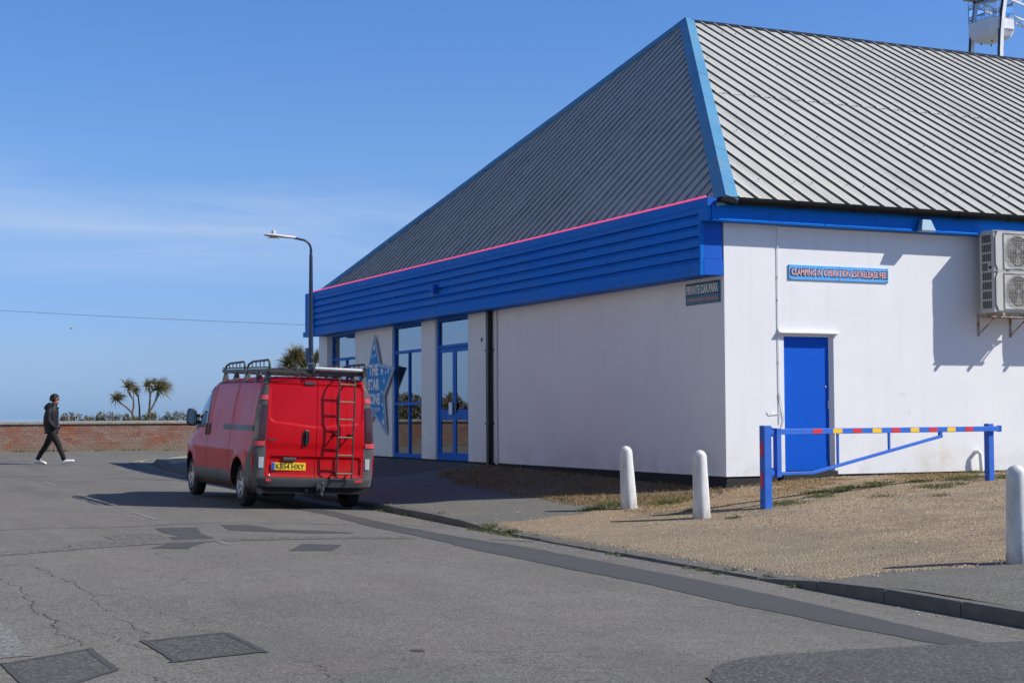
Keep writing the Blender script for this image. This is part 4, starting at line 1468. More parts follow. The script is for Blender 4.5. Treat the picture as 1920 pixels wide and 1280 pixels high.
text_fit('lettering_outline', 'CLAMPING IN OPERATION RELEASE FEE', 'letter_k', sg, (-0.022, 0.575, 2.679), RL, UL, 0.90, 0.070, 0.06, 0.003, 0.016)
text_fit('lettering', 'CLAMPING IN OPERATION RELEASE FEE', 'letter_p', sg, (-0.022, 0.577, 2.680), RL, UL, 0.89, 0.058, 0.02, 0.006)

# star shaped shop sign
YS = 15.09
half = [(0.0, 2.86), (0.39, 2.144), (1.35, 2.033), (0.66, 1.387), (0.82, 0.48), (0.0, 0.955)]


def starpoly(f, cz=1.72, x=-0.08):
    pts = [(s_, z) for s_, z in half] + [(-s_, z) for s_, z in half[-2:0:-1]]
    return [(x, YS - s_ * f, cz + (z - cz) * f) for s_, z in pts]


star = thing('star_sign', (0, YS, 0.48), 'large blue star shaped shop sign with white lettering', 'sign')
MB().prism(starpoly(1.0, x=-0.045), (-0.025, 0, 0)).build('backing', 'starpale', star)
MB().prism(starpoly(0.955, x=-0.071), (-0.003, 0, 0)).build('outline', 'starblue', star)
MB().prism(starpoly(0.93, x=-0.0745), (-0.003, 0, 0)).build('outline', 'starpale', star)
MB().prism(starpoly(0.885, x=-0.078), (-0.003, 0, 0)).build('face', 'starblue', star)
for dy, z in ((-.3, 1.95), (.25, 1.95), (-.3, 1.25), (.25, 1.25)):
    MB().box((-0.045, YS + dy, z), (0, YS + dy + .05, z + .05)).build('standoff', 'steel', star)
for txt, zc_, hh, ww in (('THE', 2.017, 0.27, 0.64), ('STAR', 1.673, 0.27, 0.80), ('ZONE', 1.335, 0.27, 0.88), ('PRIZE SHOP', 1.085, 0.095, 0.87)):
    text_fit('lettering', txt, 'letter_w', star, (-0.081, YS, zc_), RL, UL, ww, hh, 0.05 if hh > .2 else 0.02, 0.006)
for s_, z, r_ in ((0.03, 2.54, .09), (-0.09, 2.34, .055), (0.09, 2.36, .055), (0.56, 1.97, .11), (0.80, 1.94, .06), (0.98, 1.97, .08), (0.70, 1.74, .075), (0.56, 1.50, .06), (0.58, 1.20, .06), (0.66, 1.03, .05), (0.63, 0.80, .11), (-0.56, 1.97, .10), (-0.8, 1.92, .06), (-0.98, 1.98, .07), (-0.65, 1.7, .07), (-0.6, 0.85, .09)):
    a0 = random.uniform(-.2, .2)
    pts = [(-0.082, YS - s_ - (r_ if k % 2 == 0 else r_ * .42) * math.sin(a0 + k * math.pi / 5), z + (r_ if k % 2 == 0 else r_ * .42) * math.cos(a0 + k * math.pi / 5)) for k in range(10)]
    MB().prism(pts, (-0.003, 0, 0)).build('small_star', 'letter_w', star)


# air conditioning outdoor units
def ac_unit(x0):
    z0, z1, y0, y1, wd = 2.52, 3.83, -0.55, -0.205, 0.95
    a = thing('air_conditioner', (0, 0, 0), 'grubby twin fan outdoor air unit nearest the floodlight', 'air conditioner', 'outdoor air units on rusty brackets')
    MB().box((0, y0 + 0.02, z0), (wd, y1, z1)).build('casing', 'ac', a, bevel=0.012)
    fr = MB()
    for zc_ in (z0 + 0.345, z1 - 0.325):
        # front plate quarter: ring of plate round the fan opening
        seg = 28
        cx, rr = wd / 2 + 0.02, 0.245
        hw, hh = wd / 2 - 0.03, 0.315
        vs, fs = [], []
        for k in range(seg):
            an = 2 * math.pi * k / seg
            c, s_ = math.cos(an), math.sin(an)
            q = min(hw / max(abs(c), 1e-6), hh / max(abs(s_), 1e-6))
            vs += [(wd / 2 + c * q, y0, zc_ + s_ * q), (cx + c * rr, y0, zc_ + s_ * rr), (cx + c * rr, y0 + 0.019, zc_ + s_ * rr)]
        for k in range(seg):
            j = (k + 1) % seg
            fs += [(3 * k, 3 * j, 3 * j + 1, 3 * k + 1), (3 * k + 1, 3 * j + 1, 3 * j + 2, 3 * k + 2)]
        fr.add(vs, fs)
        fr.box((0.03, y0 - 0.004, zc_ + hh - 0.004), (wd - 0.03, y0 + 0.02, zc_ + hh + 0.008))
    fr.build('front_plate', 'ac', a)
    for zc_ in (z0 + 0.345, z1 - 0.325):
        cx = wd / 2 + 0.02
        fan = MB().lathe([(0.0, 0.016), (0.243, 0.016), (0.243, 0.018), (0.0, 0.018)], (cx, y0, zc_), 'y', 28).build('fan_opening', 'acdark', a)
        m = MB().lathe([(0, -0.004), (0.05, 0.0), (0.055, 0.014)], (cx, y0, zc_), 'y', 12)
        for k in range(3):
            an = k * 2.094 + 0.5
            p1 = (cx + .05 * math.cos(an), y0 + 0.010, zc_ + .05 * math.sin(an))
            pts = [p1, (cx + .22 * math.cos(an - .35), y0 + 0.006, zc_ + .22 * math.sin(an - .35)), (cx + .23 * math.cos(an), y0 + 0.009, zc_ + .23 * math.sin(an)), (cx + .2 * math.cos(an + .45), y0 + 0.013, zc_ + .2 * math.sin(an + .45))]
            m.add(pts, [(0, 1, 2, 3)])
        m.build('fan', 'acfan', a)
        gm = MB()
        for rr in (0.07, 0.11, 0.15, 0.19, 0.23, 0.255):
            gm.tube([(cx + rr * math.cos(t), y0 - 0.02, zc_ + rr * math.sin(t)) for t in np.linspace(0, 2 * math.pi, 29)], 0.0022, 4, False)
        for k in range(-8, 9):
            u = k * 0.034
            hgt = math.sqrt(max(0, 0.285 ** 2 - u * u))
            gm.tube([(cx + u, y0 - 0.022, zc_ - hgt), (cx + u, y0 - 0.022, zc_ + hgt)], 0.0022, 4, False)
            if k % 2 == 0:
                gm.tube([(cx - hgt, y0 - 0.024, zc_ + u), (cx + hgt, y0 - 0.024, zc_ + u)], 0.0022, 4, False)
        for sgn in (-1, 1):
            gm.bar((cx - .30, y0 - .010, zc_ + sgn * .285), (cx + .30, y0 - .010, zc_ + sgn * .285), .012, .008)
            gm.bar((cx + sgn * .30, y0 - .010, zc_ - .285), (cx + sgn * .30, y0 - .010, zc_ + .285), .012, .008)
        gm.build('fan_guard', 'ac', a)
    m = MB()
    for r_ in range(8):
        for c in range(5):
            if r_ == 4 and c < 2:
                continue
            m.box((-0.004, y0 + 0.075 + c * 0.042, z0 + 0.07 + r_ * 0.15), (0.001, y0 + 0.105 + c * 0.042, z0 + 0.19 + r_ * 0.15))
    m.build('side_grille', 'acdark', a, kind='stuff')
    MB().box((-0.012, y0 + 0.07, z0 + 0.70), (0.0, y0 + 0.12, z0 + 0.74)).build('side_handle', 'black', a)
    MB().box((wd / 2 - .25, y0 - .004, z0 + .655), (wd / 2 - .18, y0 - .002, z0 + .675)).build('name_plate', 'black', a)
    for bx in (0.13, 0.80):
        m = MB().box((bx - .022, -0.60, z0 - 0.055), (bx + .022, -0.012, z0 - 0.012)).box((bx - .022, -0.012, z0 - 0.36), (bx + .022, -0.001, z0 + 0.0))
        m.bar((bx, -0.42, z0 - 0.05), (bx, -0.01, z0 - 0.33), 0.02, 0.02)
        m.build('bracket', 'rust', a)
    m = MB().box((-.03, -0.52, z0 - 0.075), (wd + .03, -0.485, z0 - 0.056)).box((-.03, -0.28, z0 - 0.075), (wd + .03, -0.245, z0 - 0.056))
    for k in range(12):
        m.box((.02 + k * .08, -0.485, z0 - .07), (.05 + k * .08, -0.28, z0 - .062))
    m.build('bracket_rail', 'rust', a)
    a.location.x = x0
    return a


ac1 = ac_unit(4.70)
ac2 = copy_tree(ac1)
ac2.location.x = 6.12
ac2['label'] = 'second outdoor air unit at the right end, seen by its wall shadow'

# ------------------------------------------------------------------ red van
# local frame: x to the right, y forward, z up, origin on the road under the middle of the rear doors
van = thing('parked_van', (-5.575, 2.5, -0.455), 'red panel van with roof rack and rear ladder parked by the kerb', 'van')
aR = R(2.2)
ex = Vector((math.cos(aR), 0, -math.sin(aR)))
ey = Vector((0, 1, 0.012)).normalized()
ex = (ex - ey * ex.dot(ey)).normalized()
ez = ex.cross(ey)
van.rotation_euler = Matrix((ex, ey, ez)).transposed().to_euler()

ZB = 0.86
pz = [0.28, 0.33, 0.42, 0.55, 0.70, 0.82, 0.86, 0.90, 0.97, 1.10, 1.28, 1.46, 1.62, 1.75, 1.83, 1.885, 1.92, 1.945, 1.955]
px = [0.86, 0.915, 0.938, 0.948, 0.953, 0.957, 0.957, 0.945, 0.936, 0.926, 0.910, 0.889, 0.864, 0.836, 0.806, 0.765, 0.70, 0.52, 0.0]
hy = [0.0, 0.3, 0.9, 1.8, 2.4, 2.80, 3.00, 3.20, 3.5, 3.8, 4.02, 4.12, 4.4, 4.62, 4.74, 4.80]
hz = [1.945, 1.965, 1.970, 1.970, 1.965, 1.95, 1.91, 1.83, 1.63, 1.37, 1.19, 1.13, 1.04, 0.93, 0.84, 0.70]
wy = [0.0, 0.15, 0.5, 3.2, 3.8, 4.15, 4.4, 4.6, 4.72, 4.80]
wx = [0.975, 0.988, 1.0, 1.0, 0.985, 0.955, 0.91, 0.83, 0.73, 0.52]
WHEELS = (0.80, 3.90)


def van_top(y):
    return interp(y, hy, hz)


def raw_x(z):
    return interp(z, pz, px)


def sstep(a, b, x):
    t = min(1, max(0, (x - a) / (b - a)))
    return t * t * (3 - 2 * t)


def rrect(y, z, y0, y1, z0, z1, r):
    dy = max(y0 + r - y, y - (y1 - r), 0)
    dz = max(z0 + r - z, z - (z1 - r), 0)
    return math.hypot(dy, dz) - r


def relief(y, z):
    d = 0.0
    for a, b in ((1.50, 2.72), (0.30, 1.36)):
        d -= 0.011 * (1 - sstep(-0.018, 0.018, rrect(y, z, a, b, 1.22, 1.80, 0.10)))
    for wy_ in WHEELS:
        rr = math.hypot(y - wy_, (z - 0.33))
        if z > 0.2:
            d += 0.022 * sstep(0.56, 0.43, rr)
    # the shoulder step below the belt, fading out over the rear wheel
    return d


def van_x(y, z):
    """half width of the flank at y and true height z"""
    H = van_top(y)
    zr = z if z < ZB else ZB + (z - ZB) * (1.955 - ZB) / max(0.02, H - ZB)
    return raw_x(min(zr, 1.955)) * interp(y, wy, wx) + relief(y, z)


ylist = list(np.arange(0.10, 4.62, 0.035)) + [4.63, 4.66, 4.69, 4.715, 4.74, 4.76, 4.775, 4.79, 4.80]
# parameter along the half section, denser on the flank
zs_src = list(np.arange(0.28, 1.86, 0.03)) + [1.87, 1.885, 1.90, 1.915, 1.93, 1.94, 1.948]
rows = []
for y in ylist:
    H = van_top(y)
    half_ = []
    for z in zs_src:
        zt = z if z < ZB else ZB + (z - ZB) * (H - ZB) / (1.955 - ZB)
        half_.append((raw_x(z) * interp(y, wy, wx) + relief(y, zt), zt))
    tp = [(raw_x(1.948) * interp(y, wy, wx) * f, H - 0.007 * (1 - (1 - f) ** 2) * 1.0) for f in (0.75, 0.5, 0.25)]
    rgt = half_ + tp + [(0, H)]
    full = [(x, y, z) for x, z in rgt] + [(-x, y, z) for x, z in rgt[-2::-1]]
    rows.append(full)
nc = len(rows[0])
bmx = MB()
bmx.grid(rows)
bmx.add(rows[0], [tuple(range(nc))])
bmx.add(rows[-1], [tuple(range(nc))])
bot = [[r_[0], r_[-1]] for r_ in rows]
bmx.grid(bot)
body = bmx.build('body', ['vanred', 'well'], van, smooth=True, local=True)
bmw = bmesh.new()
bmw.from_mesh(body.data)
bmesh.ops.remove_doubles(bmw, verts=bmw.verts, dist=0.0004)
bmesh.ops.recalc_face_normals(bmw, faces=bmw.faces)
bmw.to_mesh(body.data)
bmw.free()
# cut the wheel arches
for s_ in (-1, 1):
    for wy_ in WHEELS:
        cm = MB()
        cm.cur = 1
        pr = [(0.0, 0.56), (0.405, 0.56), (0.405, 1.2), (0.0, 1.2)]
        cm.lathe([(r_, h * s_) for r_, h in pr], (0, wy_, 0.335), 'x', 40)
        cut = cm.build('arch_cutter', ['vanred', 'well'], None, local=True)
        bmw = bmesh.new()
        bmw.from_mesh(cut.data)
        bmesh.ops.remove_doubles(bmw, verts=bmw.verts, dist=0.0004)
        bmesh.ops.recalc_face_normals(bmw, faces=bmw.faces)
        for f in bmw.faces:
            f.material_index = 1
        bmw.to_mesh(cut.data)
        bmw.free()
        hold = bpy.data.objects.new('hold', body.data)
        col.objects.link(hold)
        bo = hold.modifiers.new('b', 'BOOLEAN')
        bo.object = cut
        bo.operation = 'DIFFERENCE'
        bo.solver = 'EXACT'
        bpy.context.view_layer.update()
        me = bpy.data.meshes.new_from_object(hold.evaluated_get(bpy.context.evaluated_depsgraph_get()))
        bpy.data.objects.remove(hold)
        bpy.data.objects.remove(cut)
        me.name = 'body'
        body.data = me
body.data.set_sharp_from_angle(angle=R(38))


def flank_patch(name, mat, corners, off, s_, nu=14, nv=8, th=0.0):
    """bilinear patch (rear-bottom, front-bottom, front-top, rear-top in y,z) lying on the flank"""
    P_ = []
    for i in range(nv + 1):
        v = i / nv
        row = []
        for j in range(nu + 1):
            u = j / nu
            y = lerp(lerp(corners[0][0], corners[1][0], u), lerp(corners[3][0], corners[2][0], u), v)
            z = lerp(lerp(corners[0][1], corners[1][1], u), lerp(corners[3][1], corners[2][1], u), v)
            e = off if (0 < i < nv and 0 < j < nu) else off * 0.2 - th
            row.append((s_ * (van_x(y, z) + e), y, z))
        P_.append(row)
    return MB().grid(P_).build(name, mat, van, smooth='full', local=True)


def flank_line(name, pts, wd, s_, mat='well', off=0.003):
    P_ = []
    dens = []
    for a, b in zip(pts[:-1], pts[1:]):
        n = max(2, int(math.hypot(b[0] - a[0], b[1] - a[1]) / 0.04))
        dens += [(lerp(a[0], b[0], k / n), lerp(a[1], b[1], k / n)) for k in range(n)]
    dens.append(pts[-1])
    for i, p in enumerate(dens):
        q, r_ = dens[min(i + 1, len(dens) - 1)], dens[max(i - 1, 0)]
        d = Vector((q[0] - r_[0], q[1] - r_[1])).normalized()
        row = []
        for e in (-1, 1):
            y, z = p[0] - d.y * e * wd / 2, p[1] + d.x * e * wd / 2
            row.append((s_ * (van_x(y, z) + off), y, z))
        P_.append(row)
    return MB().grid(P_).build(name, mat, van, local=True)


for s_ in (-1, 1):
    flank_line('door_seam', [(2.80, 0.34), (2.82, 0.9), (2.84, 1.3), (2.80, 1.86)], 0.010, s_)
    flank_line('door_seam', [(3.62, 0.50), (3.66, 0.85), (3.80, 1.18)], 0.009, s_)
    flank_line('panel_seam', [(1.42, 0.52), (1.43, 1.84)], 0.009, s_)
    flank_line('roof_seam', [(0.16, 1.862), (2.80, 1.872)], 0.012, s_)
    MB().grid([[(s_ * (van_x(y, z) + 0.012), y, z) for z in (1.135, 1.155, 1.195, 1.215)] for y in np.linspace(0.16, 1.86, 16)]).build('slide_rail', 'black', van, local=True, smooth=True)
    flank_patch('side_glass', 'vanglass', [(2.93, 1.20), (3.78, 1.16), (3.36, 1.68), (2.95, 1.78)], 0.006, s_)
    flank_line('window_seal', [(2.92, 1.185), (3.83, 1.145), (3.38, 1.70), (2.94, 1.80), (2.91, 1.20)], 0.036, s_, 'black', 0.008)
    flank_line('window_divider', [(3.42, 1.18), (3.30, 1.69)], 0.022, s_, 'black', 0.009)
    flank_patch('mirror_corner', 'black', [(3.55, 1.10), (3.84, 1.10), (3.80, 1.20), (3.56, 1.20)], 0.009, s_, 6, 4)
    flank_patch('sill_panel', 'vangrey', [(1.24, 0.30), (3.44, 0.30), (3.44, 0.50), (1.28, 0.51)], 0.010, s_, 20, 5)
    flank_line('panel_seam', [(2.02, 0.30), (2.02, 0.51)], 0.008, s_, 'well', 0.013)
    for y in (2.72, 2.92):
        flank_patch('door_handle', 'black', [(y - .032, 1.02), (y + .032, 1.02), (y + .032, 1.22), (y - .032, 1.22)], 0.022, s_, 4, 6)
    mr = MB()
    prof_ = [(0.0, 0.02), (0.06, 0.0), (0.105, 0.02), (0.125, 0.10), (0.105, 0.155), (0.05, 0.17)]
    vs = []
    cx, cy, cz = s_ * 0.995, 3.70, 1.30
    rgs = []
    for k, (f, dy) in enumerate(((0.82, -0.045), (1.0, -0.035), (1.0, 0.03), (0.8, 0.085), (0.35, 0.115))):
        rgs.append([(cx + f * 0.082 * math.copysign(abs(math.cos(t)) ** 0.6, math.cos(t)), cy + dy, cz + f * 0.145 * math.copysign(abs(math.sin(t)) ** 0.6, math.sin(t))) for t in np.linspace(0, 2 * math.pi, 25)[:-1]])
    n_ = 24
    vs = [p for r_ in rgs for p in r_]
    fs = [(i * n_ + k, i * n_ + (k + 1) % n_, (i + 1) * n_ + (k + 1) % n_, (i + 1) * n_ + k) for i in range(4) for k in range(n_)] + [tuple(range(4 * n_, 5 * n_))]
    mr.add(vs, fs)
    mr.box((s_ * 0.86, cy - 0.01, cz - 0.11), (s_ * 0.99, cy + 0.05, cz - 0.05)).box((s_ * 0.86, cy - 0.01, cz + 0.0), (s_ * 0.99, cy + 0.05, cz + 0.05))
    mo = mr.build('door_mirror', 'black', van, smooth=True, local=True)
    MB().add([(cx + 0.066 * math.copysign(abs(math.cos(t)) ** 0.6, math.cos(t)), cy - 0.043, cz + 0.120 * math.copysign(abs(math.sin(t)) ** 0.6, math.sin(t))) for t in np.linspace(0, 2 * math.pi, 25)[:-1]], [tuple(range(24))]).build('mirror_glass', NT('mirror').set(Base_Color=(0.35, 0.4, 0.42, 1), Metallic=1.0, Roughness=0.08), mo, local=True)

# windscreen and nose
def screen_pt(u, y):
    X_ = abs(u) * 0.70
    zr = float(np.interp(-X_, [-v for v in px[10:]], pz[10:]))
    return (math.copysign(X_ * interp(y, wy, wx), u), y, ZB + (zr - ZB) * (van_top(y) - ZB) / (1.955 - ZB) + 0.004)


P_ = [[screen_pt(u, y) for u in np.linspace(-1, 1, 23)] for y in np.linspace(3.2, 4.0, 14)]
MB().grid(P_).build('windscreen', 'vanglass', van, smooth='full', local=True)
MB().box((-0.62, 4.79, 0.45), (0.62, 4.83, 0.62)).build('grille', 'black', van, local=True, bevel=0.02)
MB().hull8([(-0.85, 4.45, 0.24), (0.85, 4.45, 0.24), (0.62, 4.84, 0.24), (-0.62, 4.84, 0.24), (-0.87, 4.45, 0.46), (0.87, 4.45, 0.46), (0.60, 4.86, 0.44), (-0.60, 4.86, 0.44)]).build('front_bumper', 'vangrey', van, local=True, bevel=0.04)
for s_ in (-1, 1):
    MB().hull8([(s_ * .58, 4.74, .64), (s_ * .86, 4.42, .66), (s_ * .84, 4.38, .68), (s_ * .56, 4.7, .66), (s_ * .56, 4.70, .88), (s_ * .84, 4.40, .95), (s_ * .82, 4.36, .95), (s_ * .54, 4.66, .88)]).build('headlamp', 'lampclear', van, local=True, bevel=0.02)


# rear doors, pressed surface
def rear_y(x, z):
    d = 0.055 * (max(0, z - 1.0) / 0.9) ** 2 + 0.035 * (abs(x) / 0.8) ** 2.5
    ax = abs(x)
    top = 1.845
    bot = 1.29 - 0.075 * (1 - ax / 0.73)
    sd = max(bot - z, z - top, ax - 0.715)
    rr = rrect(ax, z, -0.5, 0.715, bot, top, 0.09)
    d += 0.013 * (1 - sstep(-0.016, 0.016, rr))
    # number plate hollow
    rr = rrect(ax, z, -0.5, 0.70, 0.50, 0.765, 0.04)
    d += 0.028 * (1 - sstep(-0.012, 0.022, rr))
    # swage under the handle
    d += 0.012 * sstep(0.99, 0.87, z)
    return d


for x0, x1, lab in ((-0.775, -0.004, 'left'), (0.004, 0.775, 'right')):
    xs_ = np.linspace(x0, x1, 60)
    zs_ = np.linspace(0.480, 1.925, 110)
    P_ = []
    for z in zs_:
        inset = 0.045 * max(0, (z - 0.5) / 1.4) + 0.05 * sstep(1.82, 1.93, z) ** 2
        row = []
        for x in xs_:
            f = (abs(x) - 0.004) / 0.771
            xx = math.copysign(0.004 + f * (0.771 - inset), x)
            row.append((xx, rear_y(xx, z), z))
        P_.append(row)
    mm = MB().grid(P_)
    # returned edges
    for edge in ([r_[0] for r_ in P_], [r_[-1] for r_ in P_], P_[0], P_[-1]):
        mm.grid([edge, [(p[0], p[1] + 0.08, p[2]) for p in edge]])
    do = mm.build('rear_door', 'vanred', van, smooth=True, local=True)
    if lab == 'left':
        ho = MB()
        rg = []
        for f, dy in ((1.0, -0.004), (0.86, -0.016), (0.62, -0.010)):
            rg.append([(-0.165 + f * 0.052 * math.copysign(abs(math.cos(t)) ** .7, math.cos(t)), rear_y(-.16, 1.06) + dy, 1.055 + f * 0.122 * math.copysign(abs(math.sin(t)) ** .7, math.sin(t))) for t in np.linspace(0, 2 * math.pi, 25)[:-1]])
        ho.add([p for r_ in rg for p in r_], [(i * 24 + k, i * 24 + (k + 1) % 24, (i + 1) * 24 + (k + 1) % 24, (i + 1) * 24 + k) for i in range(2) for k in range(24)] + [tuple(range(48, 72))])
        ho.box((-0.178, rear_y(-.16, 1.06) - 0.035, 0.97), (-0.150, rear_y(-.16, 1.06) - 0.012, 1.14))
        ho.build('door_handle', 'black', do, smooth=True, local=True)
        pl_ = thing('number_plate', (0, 0, 0))
        pl_.parent = van
        pc, pzc = -0.40, 0.632
        yp = rear_y(-0.4, 0.63) - 0.012
        MB().box((pc - 0.26, yp, pzc - 0.056), (pc + 0.26, yp + 0.008, pzc + 0.056)).build('plate', 'plate', pl_, local=True, bevel=0.003)
        MB().box((pc - 0.258, yp - 0.003, pzc - 0.054), (pc - 0.212, yp - 0.0005, pzc + 0.054)).build('blue_band', 'plateblue', pl_, local=True)
        tm = text_fit('characters', 'KB54 HXY', 'letter_k', None, (pc + 0.022, yp - 0.001, pzc), (1, 0, 0), (0, 0, 1), 0.432, 0.079, 0.010, 0.003)
        tm.parent = pl_
        MB().box((pc - 0.10, rear_y(-.4, .8) - 0.018, 0.712), (pc + 0.10, rear_y(-.4, .8) + 0.03, 0.765)).build('plate_lamp', 'bumper', van, local=True, bevel=0.01)
        MB().box((-0.20, rear_y(-.1, 1.86) - 0.012, 1.842), (-0.035, rear_y(-.1, 1.86) + 0.01, 1.886)).build('brake_lamp', 'lampsmoke', van, local=True, bevel=0.006)
        bd = MB()
        for i, (a, b) in enumerate(((-.725, -.702), (-.695, -.672), (-.665, -.642), (-.635, -.612))):
            bd.box((a, rear_y(-.68, 1.02) - 0.006, 1.005), (b, rear_y(-.68, 1.02) + 0.002, 1.028))
        bd.build('badge', 'bumper', do, local=True)
MB().grid([[(x, 0.10 + 0.03 * ((z - 1.0) / .9 if z > 1 else 0) ** 2, z) for x in (-0.80, 0.80)] for z in np.linspace(0.40, 1.90, 9)]).build('door_shut', 'well', van, local=True)
MB().grid([[(x, y, van_top(y) - 0.004 - 0.02 * abs(x / .72) ** 4 - (0.045 * (1 - (y - 0.055) / 0.06) if y < 0.115 else 0)) for x in np.linspace(-0.715, 0.715, 15)] for y in (0.05, 0.065, 0.09, 0.115, 0.14)]).build('roof_edge', 'vanred', van, smooth='full', local=True)


def corner_strip(name, mat, s_, z0, z1, side_y, off=0.0, a0=0.0, a1=1.0, inner=0.765, nz=14, lift=0.0):
    """plastic corner wrapping from the flank to the rear doors"""
    P_ = []
    sy_ = side_y
    for z in np.linspace(z0, z1, nz):
        if sy_ > 0.25:
            side_y = 0.17 + (sy_ - 0.17) * sstep(0.93, 0.66, z)
        xs0 = van_x(max(0.12, side_y), z) + 0.004
        inz = inner - (0.045 * max(0, (z - 0.5) / 1.4) + 0.05 * sstep(1.82, 1.93, z) ** 2)
        y_in = rear_y(inz, z) + 0.004
        row = []
        for k in np.linspace(a0, a1, 12):
            # superellipse quarter from flank (k=0) to rear (k=1)
            t = k * math.pi / 2
            row_x = inz + (xs0 - inz) * (math.cos(t) ** 0.62 if math.cos(t) > 1e-6 else 0)
            row_y = y_in + (side_y - y_in) * (1 - math.sin(t) ** 0.62)
            nx_, ny_ = math.cos(t), -math.sin(t)
            row.append((s_ * (row_x + nx_ * off), row_y + ny_ * off, z))
        P_.append(row)
    return MB().grid(P_).build(name, mat, van, smooth='full', local=True)


for s_ in (-1, 1):
    corner_strip('rear_pillar', 'vangrey', s_, 0.93, 1.945, 0.17)
    corner_strip('rear_corner', 'vangrey', s_, 0.30, 0.932, 0.39, off=0.006)
    corner_strip('tail_lamp', 'lampsmoke', s_, 1.01, 1.53, 0.17, off=0.010, a0=0.22, a1=0.62)
    corner_strip('tail_lamp', 'lampred', s_, 1.01, 1.53, 0.17, off=0.014, a0=0.62, a1=0.97)
    corner_strip('reflector', 'reflect', s_, 1.60, 1.67, 0.17, off=0.008, a0=0.42, a1=0.98, nz=3)
    corner_strip('reflector', 'reflect', s_, 0.925, 0.995, 0.17, off=0.016, a0=0.35, a1=0.98, nz=3)
    corner_strip('reversing_lamp', 'lampclear', s_, 0.605, 0.765, 0.30, off=0.016, a0=0.80, a1=0.98, nz=5)
rows = []
for z, o_ in ((0.325, -0.01), (0.338, 0.025), (0.41, 0.045), (0.455, 0.045), (0.475, 0.02), (0.478, -0.04)):
    r_ = [(-0.955 - o_ * 0.3, 0.37, z)]
    for x in np.linspace(-0.955, 0.955, 41):
        yb = 0.02 + 0.20 * max(0, (abs(x) - 0.62) / 0.335) ** 2.2
        r_.append((x * (1 + o_ * 0.15), yb - o_ - 0.02, z))
    r_.append((0.955 + o_ * 0.3, 0.37, z))
    rows.append(r_)
MB().grid(rows).build('rear_bumper', 'bumper', van, smooth=True, local=True)
for x in (-0.70, 0.66):
    MB().box((x - 0.055, -0.048 + 0.2 * max(0, (abs(x) - .62) / .335) ** 2.2, 0.415), (x + 0.055, -0.02, 0.448)).build('bumper_reflector', 'red', van, local=True)
MB().box((-0.875, 0.03, 0.24), (0.875, 0.36, 0.35)).box((-0.855, 0.36, 0.24), (0.855, 4.45, 0.30)).build('underbody', 'well', van, local=True)
MB().box((-0.60, 0.12, 0.16), (-0.25, 0.7, 0.26)).build('exhaust_box', 'well', van, local=True, bevel=0.03)
m = MB().bar((0.06, 0.10, 0.30), (0.06, -0.14, 0.30), 0.05, 0.05)
m.box((0.0, -0.10, 0.28), (0.12, -0.06, 0.40)).tube([(0.06, -0.14, 0.28), (0.06, -0.17, 0.30), (0.06, -0.17, 0.37)], 0.016, 8)
m.lathe([(0.0, 0.35), (0.02, 0.355), (0.028, 0.375), (0.02, 0.397), (0.0, 0.40)], (0.06, -0.17, 0.02), 'z', 10)
m.tube([(0.06, -0.14, 0.27), (0.06, -0.15, 0.22)], 0.022, 8)
m.build('tow_bar', 'bumper', van, local=True)
MB().tube([(-0.14, -0.02, 0.28), (-0.14, -0.06, 0.26)], 0.032, 10).build('tow_socket', 'black', van, local=True)

# wheels
for s_ in (-1, 1):
    for wy_ in WHEELS:
        wh = thing('wheel', (0, 0, 0))
        wh.parent = van
        R_ = 0.328
        pr = [(0.205, 0.0), (0.24, -0.006), (0.285, -0.010), (0.312, -0.022), (0.326, -0.045), (0.328, -0.10), (0.326, -0.165), (0.31, -0.19), (0.20, -0.195)]
        MB().lathe([(r_, s_ * (0.905 + h)) for r_, h in pr], (0, wy_, R_), 'x', 40).build('tyre', 'rubber', wh, smooth=True, local=True)
        rm = MB().lathe([(r_, s_ * (0.905 + h)) for r_, h in ((0.207, -0.002), (0.198, 0.0), (0.188, -0.012), (0.182, -0.05))], (0, wy_, R_), 'x', 40)
        rm.lathe([(r_, s_ * (0.905 + h)) for r_, h in ((0.0, -0.012), (0.035, -0.014), (0.055, -0.022), (0.06, -0.04))], (0, wy_, R_), 'x', 24)
        for k in range(6):
            a = k * math.pi / 3 + 0.2
            ca, sa = math.cos(a), math.sin(a)
            q = []
            for rr, hw, dp in ((0.045, 0.030, -0.024), (0.195, 0.022, -0.014)):
                for e in (-1, 1):
                    q.append((s_ * (0.905 + dp), wy_ + rr * ca - e * hw * sa, R_ + rr * sa + e * hw * ca))
            q2 = [(p[0] - s_ * 0.03, p[1], p[2]) for p in q]
            rm.hull8([q[0], q[1], q[3], q[2], q2[0], q2[1], q2[3], q2[2]])
        rm.build('rim', 'alloy', wh, smooth=True, local=True)
        MB().lathe([(r_, s_ * (0.905 + h)) for r_, h in ((0.0, -0.055), (0.19, -0.055))], (0, wy_, R_), 'x', 32).build('brake_disc', 'well', wh, local=True)

